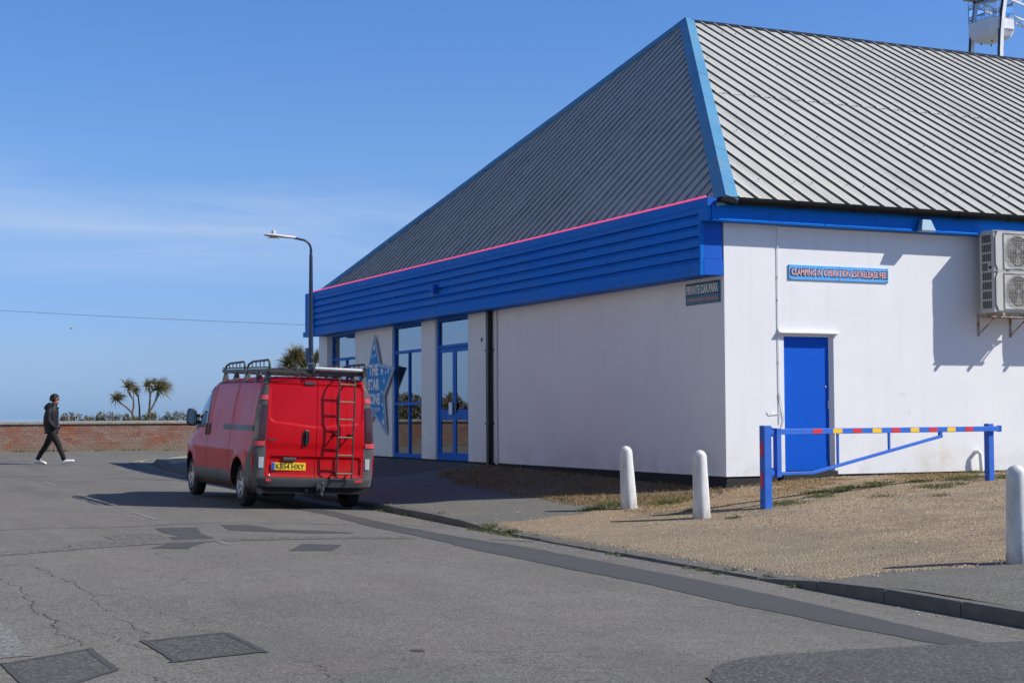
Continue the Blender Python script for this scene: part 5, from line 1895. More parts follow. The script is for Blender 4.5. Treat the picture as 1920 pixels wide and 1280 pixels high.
# roof rack
rk = thing('roof_rack', (0, 0, 0))
rk.parent = van
for s_ in (-1, 1):
    MB().bar((s_ * 0.74, 0.02, 2.03), (s_ * 0.74, 2.75, 2.06), 0.03, 0.05).bar((s_ * 0.74, 0.02, 2.075), (s_ * 0.74, 2.75, 2.105), 0.022, 0.022).build('side_rail', 'rack', rk, local=True)
    for a, b in ((0.06, 1.28), (1.42, 2.62)):
        hp = MB().tube([(s_ * 0.74, a + 0.02, 2.06), (s_ * 0.745, a, 2.12), (s_ * 0.745, a + 0.03, 2.165), (s_ * 0.745, a + 0.10, 2.185), (s_ * 0.745, b - 0.30, 2.175), (s_ * 0.745, b - 0.08, 2.14), (s_ * 0.74, b, 2.08)], 0.017, 8)
        for f in (0.25, 0.42, 0.6, 0.78):
            yy = lerp(a, b, f)
            hp.tube([(s_ * 0.743, yy, 2.09), (s_ * 0.745, yy, 2.175)], 0.008, 6)
        hp.build('guard_hoop', 'rack', rk, smooth=True, local=True)
    for y in (0.14, 0.62, 1.25, 1.9, 2.55):
        MB().hull8([(s_ * .70, y - .05, van_top(y) - .06), (s_ * .80, y - .05, van_top(y) - .12), (s_ * .80, y + .05, van_top(y) - .12), (s_ * .70, y + .05, van_top(y) - .06), (s_ * .715, y - .03, 2.03), (s_ * .765, y - .03, 2.03), (s_ * .765, y + .03, 2.03), (s_ * .715, y + .03, 2.03)]).build('rack_foot', 'vangrey', rk, local=True)
for i in range(7):
    y = 0.06 + i * 0.44
    MB().bar((-0.72, y, 2.045), (0.72, y, 2.045), 0.04, 0.035).build('cross_bar', 'rack', rk, local=True)
for x in (-0.54, -0.36, -0.18, 0.0, 0.18, 0.36, 0.54):
    MB().bar((x, 0.03, 2.072), (x, 2.74, 2.076), 0.05, 0.012).build('deck_slat', 'rack', rk, local=True)
MB().tube([(-0.08, -0.02, 2.085), (0.66, -0.02, 2.085)], 0.030, 12).build('load_roller', 'alu', rk, smooth=True, local=True)
for x in (-0.10, 0.68):
    MB().box((x - .012, -0.05, 2.02), (x + .012, 0.03, 2.12)).build('roller_bracket', 'rack', rk, local=True)
MB().box((-0.76, 0.0, 2.005), (0.76, 0.035, 2.03)).build('rear_bar', 'rack', rk, local=True)
ld = thing('rear_ladder', (0, 0, 0))
ld.parent = van
for x in (0.29, 0.53):
    MB().tube([(x - .01, 0.22, 1.985), (x - .01, 0.08, 1.99), (x - .005, -0.06, 1.955), (x, -0.105, 1.88), (x, -0.115, 1.6), (x, -0.118, 0.9), (x + .005, -0.10, 0.47)], 0.0135, 8).build('ladder_rail', 'rack', ld, smooth=True, local=True)
    MB().tube([(x, -0.115, 1.10), (x - 0.03, 0.02, 1.115)], 0.014, 8).lathe([(0.026, 0), (0.026, 0.02)], (x - .03, rear_y(.3, 1.1) - .022, 1.113), 'y', 10).build('ladder_stay', 'black', ld, local=True)
    MB().tube([(x, -0.10, 0.56), (x, 0.03, 0.55)], 0.012, 8).build('ladder_stay', 'black', ld, local=True)
for z in (1.865, 1.605, 1.345, 1.08, 0.815, 0.545):
    MB().tube([(0.29, -0.116, z), (0.53, -0.116, z)], 0.0125, 8).build('rung', 'rackrung', ld, smooth=True, local=True)

# ------------------------------------------------------------------ street furniture
FWD = Vector((0.4213, 0.907, 0))
for (x, y), lean, lab in (((-2.16, -0.92), 3.2, 'white concrete bollard on the dry grass edge, farthest from the road'), ((-2.145, -2.77), 1.6, 'white concrete bollard beside the hinged end of the barrier'), ((-2.69, -8.98), 1.0, 'white concrete bollard at the right edge, nearest the viewer')):
    z = pave_z(x, y)
    b = thing('bollard', (x, y, z), lab, 'bollard', 'white concrete bollards')
    prof_ = [(0.118, -0.25), (0.116, 0.0), (0.113, 0.05), (0.104, 0.3), (0.094, 0.6), (0.088, 0.76)]
    prof_ += [(0.088 * math.cos(a), 0.78 + 0.088 * math.sin(a)) for a in np.linspace(0.15, math.pi / 2, 8)]
    m = MB().lathe(prof_, (0, 0, 0), 'z', 32)
    m.v = [(p[0] + 0.0025 * math.sin(p[2] * 31 + p[1] * 60), p[1] + 0.0025 * math.sin(p[2] * 23 + p[0] * 70), p[2]) for p in m.v]
    m.build('post', 'concrete', b, smooth='full', local=True)
    b.rotation_euler = Matrix.Rotation(R(-lean), 3, FWD).to_euler()

# height and width barrier across the car park entrance
bA, bB = Vector((-1.18, -2.78, 0)), Vector((3.1, -2.25, 0))
bd_ = (bB - bA).normalized()
bn = Vector((bd_.y, -bd_.x, 0))
bar = thing('swing_barrier', (-1.18, -2.78, pave_z(-1.18, -2.78)), 'blue steel swing barrier with red and yellow reflective squares', 'barrier')


def bp(s_, z, o_=0.0):
    return bA + bd_ * s_ + Vector((0, 0, z)) + bn * o_


MB().bar(bp(0, -0.7), bp(0, 0.776), 0.115, 0.115, (1, 0, 0)).build('hinge_post', 'bluebar', bar, bevel=0.008)
MB().bar(bp(4.285, -0.5, -0.075), bp(4.285, 0.772, -0.075), 0.10, 0.10, (1, 0, 0)).build('latch_post', 'bluebar', bar, bevel=0.008)
MB().bar(bp(0.20, 0.105), bp(0.20, 0.74), 0.09, 0.075, (1, 0, 0)).build('gate_stile', 'bluebar', bar, bevel=0.006)
MB().bar(bp(0.246, 0.693), bp(4.41, 0.699), 0.06, 0.074).build('top_rail', 'bluebar', bar, bevel=0.005)
MB().bar(bp(0.246, 0.150), bp(0.83, 0.150), 0.045, 0.04).build('bottom_rail', 'bluebar', bar, bevel=0.004)
MB().bar(bp(0.815, 0.149), bp(3.24, 0.606), 0.045, 0.04).build('diagonal_brace', 'bluebar', bar, bevel=0.004)
MB().bar(bp(1.262, 0.25), bp(1.262, 0.655), 0.028, 0.028, (1, 0, 0)).build('strut', 'bluebar', bar)
MB().bar(bp(2.212, 0.43), bp(2.212, 0.657), 0.028, 0.028, (1, 0, 0)).build('strut', 'bluebar', bar)
MB().bar(bp(3.21, 0.59), bp(3.21, 0.66), 0.045, 0.045, (1, 0, 0)).build('strut', 'bluebar', bar)
MB().box(tuple(bp(4.412, 0.655, -0.04)), tuple(bp(4.425, 0.745, 0.04))).build('end_plate', 'bluebar', bar)
for z in (0.69, 0.17):
    m = MB().bar(bp(0.055, z), bp(0.16, z), 0.03, 0.05).tube([bp(0.11, z - 0.06), bp(0.11, z + 0.06)], 0.016, 8)
    m.build('hinge', 'bluebar', bar)
for k in range(9):
    c = 0.878 + k * 0.3605
    MB().bar(bp(c - 0.083, 0.694 + 0.0015 * k * .36, 0.0315), bp(c + 0.083, 0.694 + 0.0015 * k * .36, 0.0315), 0.003, 0.060).build('reflective_square', 'red' if k % 2 == 0 else 'yellow', bar)
for z in (0.466, 0.077):
    MB().box((bA.x - 0.0625, bA.y - 0.03, z - 0.094), (bA.x - 0.0595, bA.y + 0.03, z + 0.094)).build('reflective_strip', 'red', bar)

# lamp post
LX, LY_ = -2.93, 10.98
lz = pave_z(LX, LY_)
lp = thing('lamp_post', (LX, LY_, lz), 'navy street lamp post with short arm behind the red van', 'street lamp')
MB().lathe([(0.062, lz - 0.1), (0.060, 1.15), (0.058, 2.16), (0.050, 2.22), (0.046, 3.2), (0.034, 4.22), (0.026, 4.26)], (LX, LY_, 0), 'z', 20).build('shaft', 'navy', lp, smooth=True)
pts = [(LX, LY_, 4.22), (LX, LY_, 4.34)] + [(LX - 0.20 * (1 - math.cos(a)), LY_, 4.34 + 0.20 * math.sin(a)) for a in np.linspace(0.2, math.pi / 2 - 0.05, 7)] + [(LX - 0.36, LY_, 4.57)]
MB().tube(pts, [0.027] * 2 + [0.024] * 8, 12).build('bracket_arm', 'navy', lp, smooth=True)
ln = MB()
for sec_ in (((-0.33, 0.026, 0.022), (-0.36, 0.04, 0.032), (-0.58, 0.042, 0.034), (-0.62, 0.08, 0.036), (-0.78, 0.11, 0.040), (-0.92, 0.085, 0.028), (-0.99, 0.03, 0.014), (-1.0, 0.004, 0.004)),):
    rg = []
    for dx, hw, hh in sec_:
        zc_ = 4.575 - (dx + 0.36) * 0.045
        rg.append([(LX + dx, LY_ + hw * math.cos(a), zc_ + hh * (math.sin(a) if math.sin(a) > 0 else 0.8 * math.sin(a))) for a in np.linspace(0, 2 * math.pi, 13)[:-1]])
    ln.add([p for r_ in rg for p in r_], [(i * 12 + k, i * 12 + (k + 1) % 12, (i + 1) * 12 + (k + 1) % 12, (i + 1) * 12 + k) for i in range(len(rg) - 1) for k in range(12)] + [tuple(range(12))])
lh = ln.build('lantern', 'galv', lp, smooth=True)
MB().lathe([(0.045, 4.625), (0.045, 4.68), (0.038, 4.70), (0.0, 4.705)], (LX - 0.79, LY_, 0), 'z', 14).build('photocell', 'galv', lh, smooth=True)
MB().box((LX - 0.90, LY_ - 0.07, 4.545), (LX - 0.66, LY_ + 0.07, 4.560)).build('lens', 'lampclear', lh)
MB().box((LX - 0.145, LY_ - 0.12, 2.02), (LX - 0.062, LY_ - 0.10, 2.32)).box((LX - 0.145, LY_ - 0.10, 2.15), (LX - 0.0, LY_ - 0.04, 2.19)).build('small_sign', 'navy', lp)
for z in (2.0, 2.13):
    MB().lathe([(0.062, z), (0.064, z + .001), (0.064, z + .014), (0.062, z + .015)], (LX, LY_, 0), 'z', 16).build('band', 'steel', lp)

# ------------------------------------------------------------------ sea wall of brick
WY = 31.95
wall = thing('brick_wall', (-4, WY, -0.2), 'weathered red brick boundary wall with concrete coping', 'wall')
MB().box((-44, WY + 0.008, -0.6), (14, WY + 0.21, 0.735)).build('mortar_core', 'mortar', wall)
bv, bf = [], []
zc_ = -0.235
row = 0
while zc_ < 0.70:
    x = -42.0 + (0.117 if row % 2 else 0)
    k = 0
    while x < 10:
        L_ = 0.215 if (row % 4) else 0.1025
        a, b = x + random.uniform(-.002, .002), x + L_ + random.uniform(-.003, .003)
        pr = random.uniform(-0.003, 0.006)
        z0, z1 = zc_ + random.uniform(-.002, .002), zc_ + 0.065
        i = len(bv)
        bv += [(a, WY - pr, z0), (b, WY - pr, z0), (b, WY - pr, z1), (a, WY - pr, z1), (a, WY + .03, z0), (b, WY + .03, z0), (b, WY + .03, z1), (a, WY + .03, z1)]
        bf += [(i, i + 1, i + 2, i + 3), (i, i + 4, i + 5, i + 1), (i + 1, i + 5, i + 6, i + 2), (i + 2, i + 6, i + 7, i + 3), (i + 3, i + 7, i + 4, i)]
        x += L_ + 0.011
    zc_ += 0.0755
    row += 1
MB().add(bv, bf).build('bricks', 'brick', wall, fix=False, kind='stuff')
cs = MB().prism([(0, -0.055, 0.735), (0, -0.055, 0.80), (0, 0.10, 0.83), (0, 0.26, 0.80), (0, 0.26, 0.735)], (0.905, 0, 0)).build('coping_stone', 'coping', None, local=True)
cs.parent = wall
cs.location = (-10.0 + 4, 0, 0.2)
cs.data.transform(Matrix.Translation((0, 0, 0)))
x = -42.0
first = True
while x < 9:
    if abs(x + 10.0) > 1e-3:
        o = share('coping_stone', cs, wall, (x + 4, 0, 0.2 + random.uniform(-.004, .004)))
    x = round(x + 0.914, 4)
cs.location = (10.05 + 4, 0, 0.2)
sp_ = []
for _ in range(1100):
    sp_.append((random.uniform(-12, 4), WY - abs(random.gauss(0, 0.05)) - 0.02, random.uniform(0.02, 0.09), random.uniform(.2, 1)))
vs, fs = [], []
for x, y, h, le in sp_:
    if math.sin(x * 2.1) + math.sin(x * 5.3 + 1) < -0.2:
        continue
    z = road_z(x, y)
    a = random.uniform(0, 6.28)
    wv = Vector((math.cos(a), math.sin(a), 0)) * 0.012
    k = len(vs)
    b = Vector((x, y, z))
    vs += [b - wv, b + wv, b + Vector((random.uniform(-.04, .04), random.uniform(-.04, 0), h))]
    fs.append((k, k + 1, k + 2))
tag(MB().add(vs, fs).build('verge_weeds', 'greengrass', None, fix=False, kind='stuff'), 'thin weeds along the foot of the brick wall', 'weeds')


# ------------------------------------------------------------------ planting behind the wall
def leaf_mass(cx, cy, cz, rx, ry, rz, n, size, upw=0.4):
    vs, fs = [], []
    for _ in range(n):
        while True:
            p = Vector((random.uniform(-1, 1), random.uniform(-1, 1), random.uniform(-1, 1)))
            if p.length < 1:
                break
        c = Vector((cx + p.x * rx, cy + p.y * ry, cz + p.z * rz))
        d = Vector((random.uniform(-1, 1), random.uniform(-1, 1), random.uniform(-0.3, 1) + upw)).normalized()
        s_ = d.orthogonal().normalized()
        L_ = size * random.uniform(0.6, 1.5)
        w_ = L_ * random.uniform(0.15, 0.3)
        k = len(vs)
        vs += [c, c + d * L_ * .5 + s_ * w_, c + d * L_, c + d * L_ * .5 - s_ * w_]
        fs.append((k, k + 1, k + 2, k + 3))
    return vs, fs


hd = thing('hedge', (2, 33.0, 0.1), 'low dark scrubby hedge just behind the brick wall', 'hedge')
hv, hf = [], []
stem = MB()
x = -4.42
while x < 9:
    ht = random.uniform(0.93, 1.12) * (0.97 if x < -4.2 else 1)
    for _ in range(3):
        xx = x + random.uniform(-.06, .06)
        top = (xx + random.uniform(-.05, .12), 33.0 + random.uniform(-.2, .2), ht)
        stem.tube([(xx, 33.0 + random.uniform(-.2, .2), 0.1), top], [0.012, 0.005], 4, False)
    for zz in (0.62, 0.80, 0.93):
        v_, f_ = leaf_mass(x + random.uniform(-.04, .06), 33.0 + random.uniform(-.15, .15), zz * ht / 1.05, 0.10, 0.16, 0.13, 34, 0.085, 0.9)
        k = len(hv)
        hv += v_
        hf += [tuple(i + k for i in q) for q in f_]
    x += random.uniform(0.10, 0.17)
MB().add(hv, hf).build('foliage', 'hedge', hd, fix=False)
stem.build('stems', 'bark', hd)


def crown(base, direction, n, L0, green, wind=0.5):
    vs, fs = [], []
    d0 = Vector(direction).normalized()
    for i in range(n):
        d = (d0 * random.uniform(0.1, 1.4) + Vector((random.gauss(0, .6), random.gauss(0, .6), random.gauss(0.15, .55)))).normalized()
        L_ = L0 * random.uniform(0.55, 1.1)
        w_ = random.uniform(0.012, 0.022)
        p = Vector(base) + d * random.uniform(0, 0.06)
        side = d.cross(Vector((random.gauss(0, 1), random.gauss(0, 1), random.gauss(0, 1)))).normalized()
        k = len(vs)
        seg = 5
        for j in range(seg + 1):
            f = j / seg
            ww = w_ * (1 - f) ** 0.7 if j < seg else 0.001
            vs += [p - side * ww, p + side * ww]
            d = (d + Vector((wind * 0.17, 0, -0.14 - 0.16 * f))).normalized()
            p = p + d * (L_ / seg)
        for j in range(seg):
            fs.append((k + 2 * j, k + 2 * j + 1, k + 2 * j + 3, k + 2 * j + 2))
    return vs, fs


def palm(name, label, y, trunks, crowns):
    x0 = trunks[0][0][0]
    t = thing(name, (x0, y, 0.1), label, 'tree', 'cabbage palms behind the sea wall')
    m = MB()
    for tr in trunks:
        n = len(tr)
        pts, rs = [], []
        for i, p in enumerate(tr):
            pts.append((p[0], y + 0.04 * math.sin(i * 2 + x0 * 5), p[1]))
            rs.append(p[2])
        m.tube(pts, rs, 8)
    m.build('trunk', 'bark', t, smooth=True)
    vs, fs, gv, gf = [], [], [], []
    for cx, cz, dx, dz, n, L0, wd in crowns:
        v_, f_ = crown((cx, y, cz), (dx, random.uniform(-.3, .3), dz), int(n * 1.7), L0 * 0.95, False, wd)
        k = len(vs)
        vs += v_
        fs += [tuple(i + k for i in q) for q in f_]
        v_, f_ = crown((cx - 0.02, y - 0.03, cz + 0.02), (dx - 0.5, -0.2, dz + 0.5), max(5, n // 10), L0 * 0.62, True, 0.0)
        k = len(gv)
        gv += v_
        gf += [tuple(i + k for i in q) for q in f_]
    MB().add(vs, fs).build('crown', 'blade', t, fix=False)
    MB().add(gv, gf).build('young_leaves', 'bladegreen', t, fix=False)
    return t


palm('cabbage_palm', 'windswept cabbage palm with a low branch leaning left', 33.4,
     [[(-1.99, 0.1, .05), (-2.0, 0.84, .047), (-2.05, 1.09, .042), (-2.0, 1.29, .034), (-2.02, 1.53, .028), (-2.14, 1.70, .026), (-2.18, 1.93, .024)], [(-2.05, 1.09, .034), (-2.25, 1.28, .028), (-2.42, 1.41, .026), (-2.57, 1.56, .024)], [(-2.02, 1.53, .02), (-2.01, 1.76, .014)]],
     [(-2.18, 1.93, 0.1, 1.0, 90, 0.42, 0.9), (-2.57, 1.55, 0.1, 0.7, 80, 0.42, 0.9)])
palm('cabbage_palm', 'thin single stemmed cabbage palm between two branching ones', 33.7,
     [[(-1.72, 0.1, .035), (-1.74, 0.84, .034), (-1.75, 1.34, .028), (-1.80, 1.63, .024), (-1.93, 1.79, .022)]], [(-1.94, 1.80, 0.1, 0.9, 55, 0.34, 0.9)])
palm('cabbage_palm', 'forked cabbage palm with the largest windswept head', 33.5,
     [[(-1.54, 0.1, .055), (-1.51, 0.87, .05), (-1.45, 1.26, .036), (-1.44, 1.73, .03), (-1.52, 1.98, .024)], [(-1.46, 1.12, .036), (-1.32, 1.34, .034), (-1.22, 1.56, .030), (-1.14, 1.85, .028)], [(-1.44, 1.73, .02), (-1.34, 1.88, .014)], [(-1.19, 1.62, .018), (-1.06, 1.78, .014)]],
     [(-1.52, 1.98, 0.0, 1.0, 70, 0.36, 0.7), (-1.14, 1.88, 0.5, 0.8, 190, 0.58, 0.7), (-1.30, 2.05, 0.0, 1.0, 35, 0.3, 0.6)])
palm('cabbage_palm', 'bushy cabbage palm head showing beside the lamp post', 33.6,
     [[(3.8, 0.1, .07), (3.78, 1.6, .06), (3.70, 2.45, .05)], [(3.75, 2.2, .04), (4.45, 2.75, .035)]],
     [(3.45, 2.72, 0.0, 1.0, 260, 0.62, 0.2), (3.72, 2.98, 0.0, 1.0, 260, 0.62, 0.2), (3.98, 2.72, 0.0, 1.0, 200, 0.6, 0.2), (4.45, 2.88, 0.1, 1.0, 150, 0.55, 0.3)])
for i, (x, y, r_) in enumerate(((-8.0, 34.2, 0.85), (-9.6, 34.4, 1.0), (-11.4, 34.2, 0.9))):
    sh = thing('shrub', (x, y, 0.1), ('rounded shrub beyond the wall, seen only as a reflection in the shop window', 'rounded shrub beyond the wall, mirrored in the entrance doors', 'rounded shrub beyond the wall, farthest left of the row')[i], 'shrub', 'shrubs behind the sea wall')
    v_, f_ = leaf_mass(x, y, 0.9, r_, 0.7, 0.85, 1300, 0.16)
    MB().add(v_, f_).build('foliage', 'hedge', sh, fix=False)
    MB().tube([(x, y, 0.1), (x + .05, y, 0.8)], 0.05, 6).build('stem', 'bark', sh)

# ------------------------------------------------------------------ walking person
pgx, pgy = -6.53, 21.02
per = thing('person', (pgx, pgy, road_z(pgx, pgy)), 'person in black hooded jacket and white trainers striding across the road', 'person')
per.rotation_euler.z = math.atan2(-0.4213, 0.907)


def skin_body(name, nodes, edges, mat, parent, lv=2):
    me = bpy.data.meshes.new(name)
    me.from_pydata([n_[:3] for n_ in nodes], edges, [])
    me.materials.append(M[mat])
    o = bpy.data.objects.new(name, me)
    col.objects.link(o)
    o.parent = parent
    o.modifiers.new('skin', 'SKIN')
    for i, n_ in enumerate(nodes):
        sv_ = me.skin_vertices[0].data[i]
        sv_.radius = (n_[3], n_[4] if len(n_) > 4 else n_[3])
    me.skin_vertices[0].data[0].use_root = True
    sb = o.modifiers.new('sub', 'SUBSURF')
    sb.levels = lv
    sb.render_levels = lv
    return o


# y < 0 is the side nearer the viewer
bn_ = [(0, 0, 0.92, .12), (0.0, 0, 1.12, .115), (0.0, 0, 1.32, .11), (0.03, 0, 1.45, .06), (0.055, 0, 1.51, .052), (0.075, 0, 1.57, .062), (0.075, 0, 1.645, .085), (0.06, 0, 1.70, .06),
       (0.0, -.15, 1.40, .04), (-0.03, -.21, 1.14, .03), (0.07, -.17, 1.0, .03), (0.11, -.13, 0.95, .03),
       (0.0, .15, 1.40, .04), (-0.03, .21, 1.14, .03), (0.07, .17, 1.0, .03), (0.11, .13, 0.95, .03),
       (0.01, -.09, 0.86, .09), (0.18, -.09, 0.50, .058), (0.33, -.09, 0.13, .038), (0.45, -.09, 0.09, .03),
       (-0.01, .09, 0.86, .09), (-0.16, .09, 0.50, .058), (-0.37, .09, 0.16, .038), (-0.27, .09, 0.06, .03)]
be_ = [(0, 1), (1, 2), (2, 3), (3, 4), (4, 5), (5, 6), (6, 7), (2, 8), (8, 9), (9, 10), (10, 11), (2, 12), (12, 13), (13, 14), (14, 15), (0, 16), (16, 17), (17, 18), (18, 19), (0, 20), (20, 21), (21, 22), (22, 23)]
body_p = skin_body('body', bn_, be_, 'skin', per)


def loft(rings, seg=20, cap=True):
    """rings: (cx, cy, z, half depth x, half width y)"""
    vs = []
    for cx, cy, z, a, b in rings:
        vs += [(cx + a * math.cos(t), cy + b * math.sin(t), z) for t in np.linspace(0, 2 * math.pi, seg + 1)[:-1]]
    fs = [(i * seg + k, i * seg + (k + 1) % seg, (i + 1) * seg + (k + 1) % seg, (i + 1) * seg + k) for i in range(len(rings) - 1) for k in range(seg)]
    if cap:
        fs += [tuple(range(seg))[::-1], tuple((len(rings) - 1) * seg + k for k in range(seg))]
    return vs, fs


jk = MB()
_sl = lambda L: [(a_, b_, c_, d_ * 0.93, e_ * 0.90) for a_, b_, c_, d_, e_ in L]
jk.add(*loft(_sl([(-0.015, 0, 0.775, .175, .205), (-0.015, 0, 0.80, .185, .215), (-0.015, 0, 0.86, .175, .208), (-0.025, 0, 0.92, .188, .215), (-0.03, 0, 0.98, .185, .21), (-0.035, 0, 1.05, .20, .22), (-0.035, 0, 1.12, .195, .215), (-0.03, 0, 1.19, .20, .222), (-0.025, 0, 1.26, .19, .215), (-0.015, 0, 1.33, .18, .215), (-0.005, 0, 1.40, .155, .20), (0.01, 0, 1.45, .125, .145), (0.025, 0, 1.485, .105, .105), (0.035, 0, 1.52, .092, .088), (0.045, 0, 1.545, .085, .08), (0.045, 0, 1.548, .07, .066)])))
jk.add(*loft([(-0.10, 0, 1.36, .06, .10), (-0.11, 0, 1.41, .10, .145), (-0.085, 0, 1.48, .105, .14), (-0.045, 0, 1.54, .085, .11), (-0.03, 0, 1.565, .06, .09)], 14))
for s_ in (-1, 1):
    jk.tube([(-0.005, s_ * .15, 1.42), (-0.02, s_ * .215, 1.36), (-0.03, s_ * .235, 1.26), (-0.035, s_ * .245, 1.16), (-0.005, s_ * .245, 1.08), (0.055, s_ * .225, 1.00), (0.11, s_ * .19, 0.94), (0.13, s_ * .15, 0.91)], [.066, .072, .066, .070, .062, .060, .052, .03], 12)
jk.tube([(0.12, -0.03, 1.40), (0.165, -0.03, 1.425), (0.185, -0.02, 1.44)], [.03, .014, .004], 8)
jk.build('jacket', 'jacket', body_p, smooth='full', local=True)
tr = MB()
tr.add(*loft([(0, 0, 0.74, .10, .155), (0, 0, 0.80, .13, .17), (0, 0, 0.90, .14, .17), (0, 0, 0.98, .13, .16)]))
tr.tube([(0.0, -.085, 0.86), (0.05, -.09, 0.75), (0.12, -.09, 0.62), (0.185, -.09, 0.50), (0.225, -.09, 0.40), (0.28, -.09, 0.27), (0.335, -.09, 0.115)], [.10, .098, .088, .076, .070, .062, .056], 14)
tr.tube([(0.0, .085, 0.86), (-0.05, .09, 0.75), (-0.105, .09, 0.62), (-0.165, .09, 0.50), (-0.23, .09, 0.40), (-0.31, .09, 0.28), (-0.395, .09, 0.125)], [.10, .098, .088, .076, .070, .060, .056], 14)
tr.build('trousers', 'trouser', body_p, smooth='full', local=True)


def shoe(ankle, ang, cy):
    m = MB()
    L_ = 0.30
    rg = []
    for u, h, w_ in ((-0.105, .085, .030), (-0.098, .115, .042), (-0.03, .125, .048), (0.03, .105, .048), (0.09, .082, .052), (0.15, .07, .050), (0.195, .06, .042), (0.215, .04, .02)):
        rg.append([(u, w_ * math.cos(a), max(0.0, h / 2 + h / 2 * math.sin(a) * 1.0)) for a in np.linspace(0, 2 * math.pi, 13)[:-1]])
    vs = []
    for r_ in rg:
        for p in r_:
            x, z = p[0], p[2]
            vs.append((ankle[0] + x * math.cos(ang) - z * math.sin(ang), cy + p[1], ankle[1] + x * math.sin(ang) + z * math.cos(ang)))
    m.add(vs, [(i * 12 + k, i * 12 + (k + 1) % 12, (i + 1) * 12 + (k + 1) % 12, (i + 1) * 12 + k) for i in range(7) for k in range(12)] + [tuple(range(12))[::-1], tuple(range(84, 96))])
    return m.build('shoe', 'shoe', body_p, smooth='full', local=True)


shoe((0.385, 0.028), R(14), -.09)
shoe((-0.385, 0.03), R(-6), .09)
# face and hair
hc = Vector((0.075, 0, 1.632))
m = MB()
m.tube([hc + Vector((0.075, 0, 0.025)), hc + Vector((0.102, 0, -0.012)), hc + Vector((0.085, 0, -0.022))], [.008, .015, .008], 8)
m.tube([hc + Vector((0.055, -.0, -0.078)), hc + Vector((0.083, 0, -0.083))], [.03, .018], 8)
for s_ in (-1, 1):
    m.tube([hc + Vector((-0.005, s_ * .078, 0.015)), hc + Vector((-0.012, s_ * .088, -0.02))], [.018, .010], 8)
m.build('face', 'skin', body_p, smooth='full', local=True)
MB().box(tuple(hc + Vector((0.070, -0.072, 0.014))), tuple(hc + Vector((0.092, 0.072, 0.036)))).box(tuple(hc + Vector((-0.01, -0.082, 0.028))), tuple(hc + Vector((0.075, -0.078, 0.038)))).build('sunglasses', 'black', body_p, local=True, bevel=0.006)
MB().box(tuple(hc + Vector((0.084, -0.022, -0.052))), tuple(hc + Vector((0.092, 0.022, -0.046)))).build('mouth', 'letter_p', body_p, local=True)
vs, fs = [], []
n1, n2 = 22, 14
for i in range(n2 + 1):
    th = math.pi * i / n2
    for j in range(n1):
        ph = 2 * math.pi * j / n1
        d = Vector((math.sin(th) * math.cos(ph), math.sin(th) * math.sin(ph), math.cos(th)))
        r_ = 0.118 + 0.012 * math.sin(ph * 5 + i) * math.sin(th * 6 + j * .7) + random.uniform(-.004, .004)
        if d.x > 0.42 and d.z < 0.35:
            r_ = 0.070
        if d.z < -0.55:
            r_ *= 0.75
        vs.append(hc + Vector((-0.022, 0, 0.022)) + Vector((d.x * r_ * 1.02, d.y * r_ * 0.92, d.z * r_ * 1.02)))
for i in range(n2):
    for j in range(n1):
        fs.append((i * n1 + j, i * n1 + (j + 1) % n1, (i + 1) * n1 + (j + 1) % n1, (i + 1) * n1 + j))
hm = MB().add(vs, fs)
for _ in range(90):
    d = Vector((random.gauss(-0.15, .6), random.gauss(0, .7), random.gauss(0.55, .5))).normalized()
    if d.z < -0.25 or (d.x > 0.5 and d.z < 0.45):
        continue
    c = hc + Vector((-0.018, 0, 0.024)) + Vector((d.x * 0.108, d.y * 0.098, d.z * 0.112))
    r_ = random.uniform(0.016, 0.030)
    hm.lathe([(0.0, -r_), (r_ * .8, -r_ * .6), (r_, 0), (r_ * .8, r_ * .6), (0.0, r_)], tuple(c), random.choice('xyz'), 7)
hm.build('hair', 'hair', body_p, smooth='full', local=True)

# ------------------------------------------------------------------ observation wheel behind the roof
WC = Vector((43.6, 27.33, 14.2))
WR = 14.0
fwh = thing('observation_wheel', (43.6, 27.33, -1.2), 'white observation wheel rising behind the roof, mostly out of frame', 'ferris wheel')
for yy in (28.15, 26.5):
    N_ = 120
    rg = []
    for i in range(N_):
        a = 2 * math.pi * i / N_
        ca, sa = math.cos(a), math.sin(a)
        rg.append([(WC.x + (WR + o_) * ca, yy + w_, WC.z + (WR + o_) * sa) for o_, w_ in ((0.08, -.075), (0.08, .075), (-0.08, .075), (-0.08, -.075))])
    m = MB()
    vs = [p for r_ in rg for p in r_]
    for i in range(N_):
        j = (i + 1) % N_
        for k in range(4):
            m.cur = 1 if k == 0 else 0  # outer face of the rim gets its shade as navy colour
            kk = (k + 1) % 4
            m.f.append((i * 4 + k, i * 4 + kk, j * 4 + kk, j * 4 + k))
            m.m.append(m.cur)
    m.v = vs
    m.build('rim', ['whl_white', 'whl_navy'], fwh)
sp0 = None
for k in range(24):
    a = k * math.pi / 12 + R(3)
    for yy in (28.15, 26.5):
        if sp0 is None:
            m = MB()
            for o_ in (-.13, .13):
                m.bar((0.8, 0, o_), (WR - 0.1, 0, o_), 0.07, 0.07)
            for q in np.arange(0.9, WR - .4, 0.42):
                m.bar((q, 0, -.13), (q + .21, 0, .13), 0.035, 0.035)
                m.bar((q + .21, 0, .13), (q + .42, 0, -.13), 0.035, 0.035)
            sp0 = m.build('spoke', 'whl_white', fwh, local=True)
            so = sp0
        else:
            so = share('spoke', sp0, fwh, (0, 0, 0))
        so.location = (0, yy - 27.33, 14.2 + 1.2)
        so.rotation_euler = (0, -a, 0)
MB().lathe([(0.0, -1.6), (0.9, -1.6), (0.9, 1.6), (0.0, 1.6)], tuple(WC), 'y', 24).build('hub', 'whl_white', fwh)
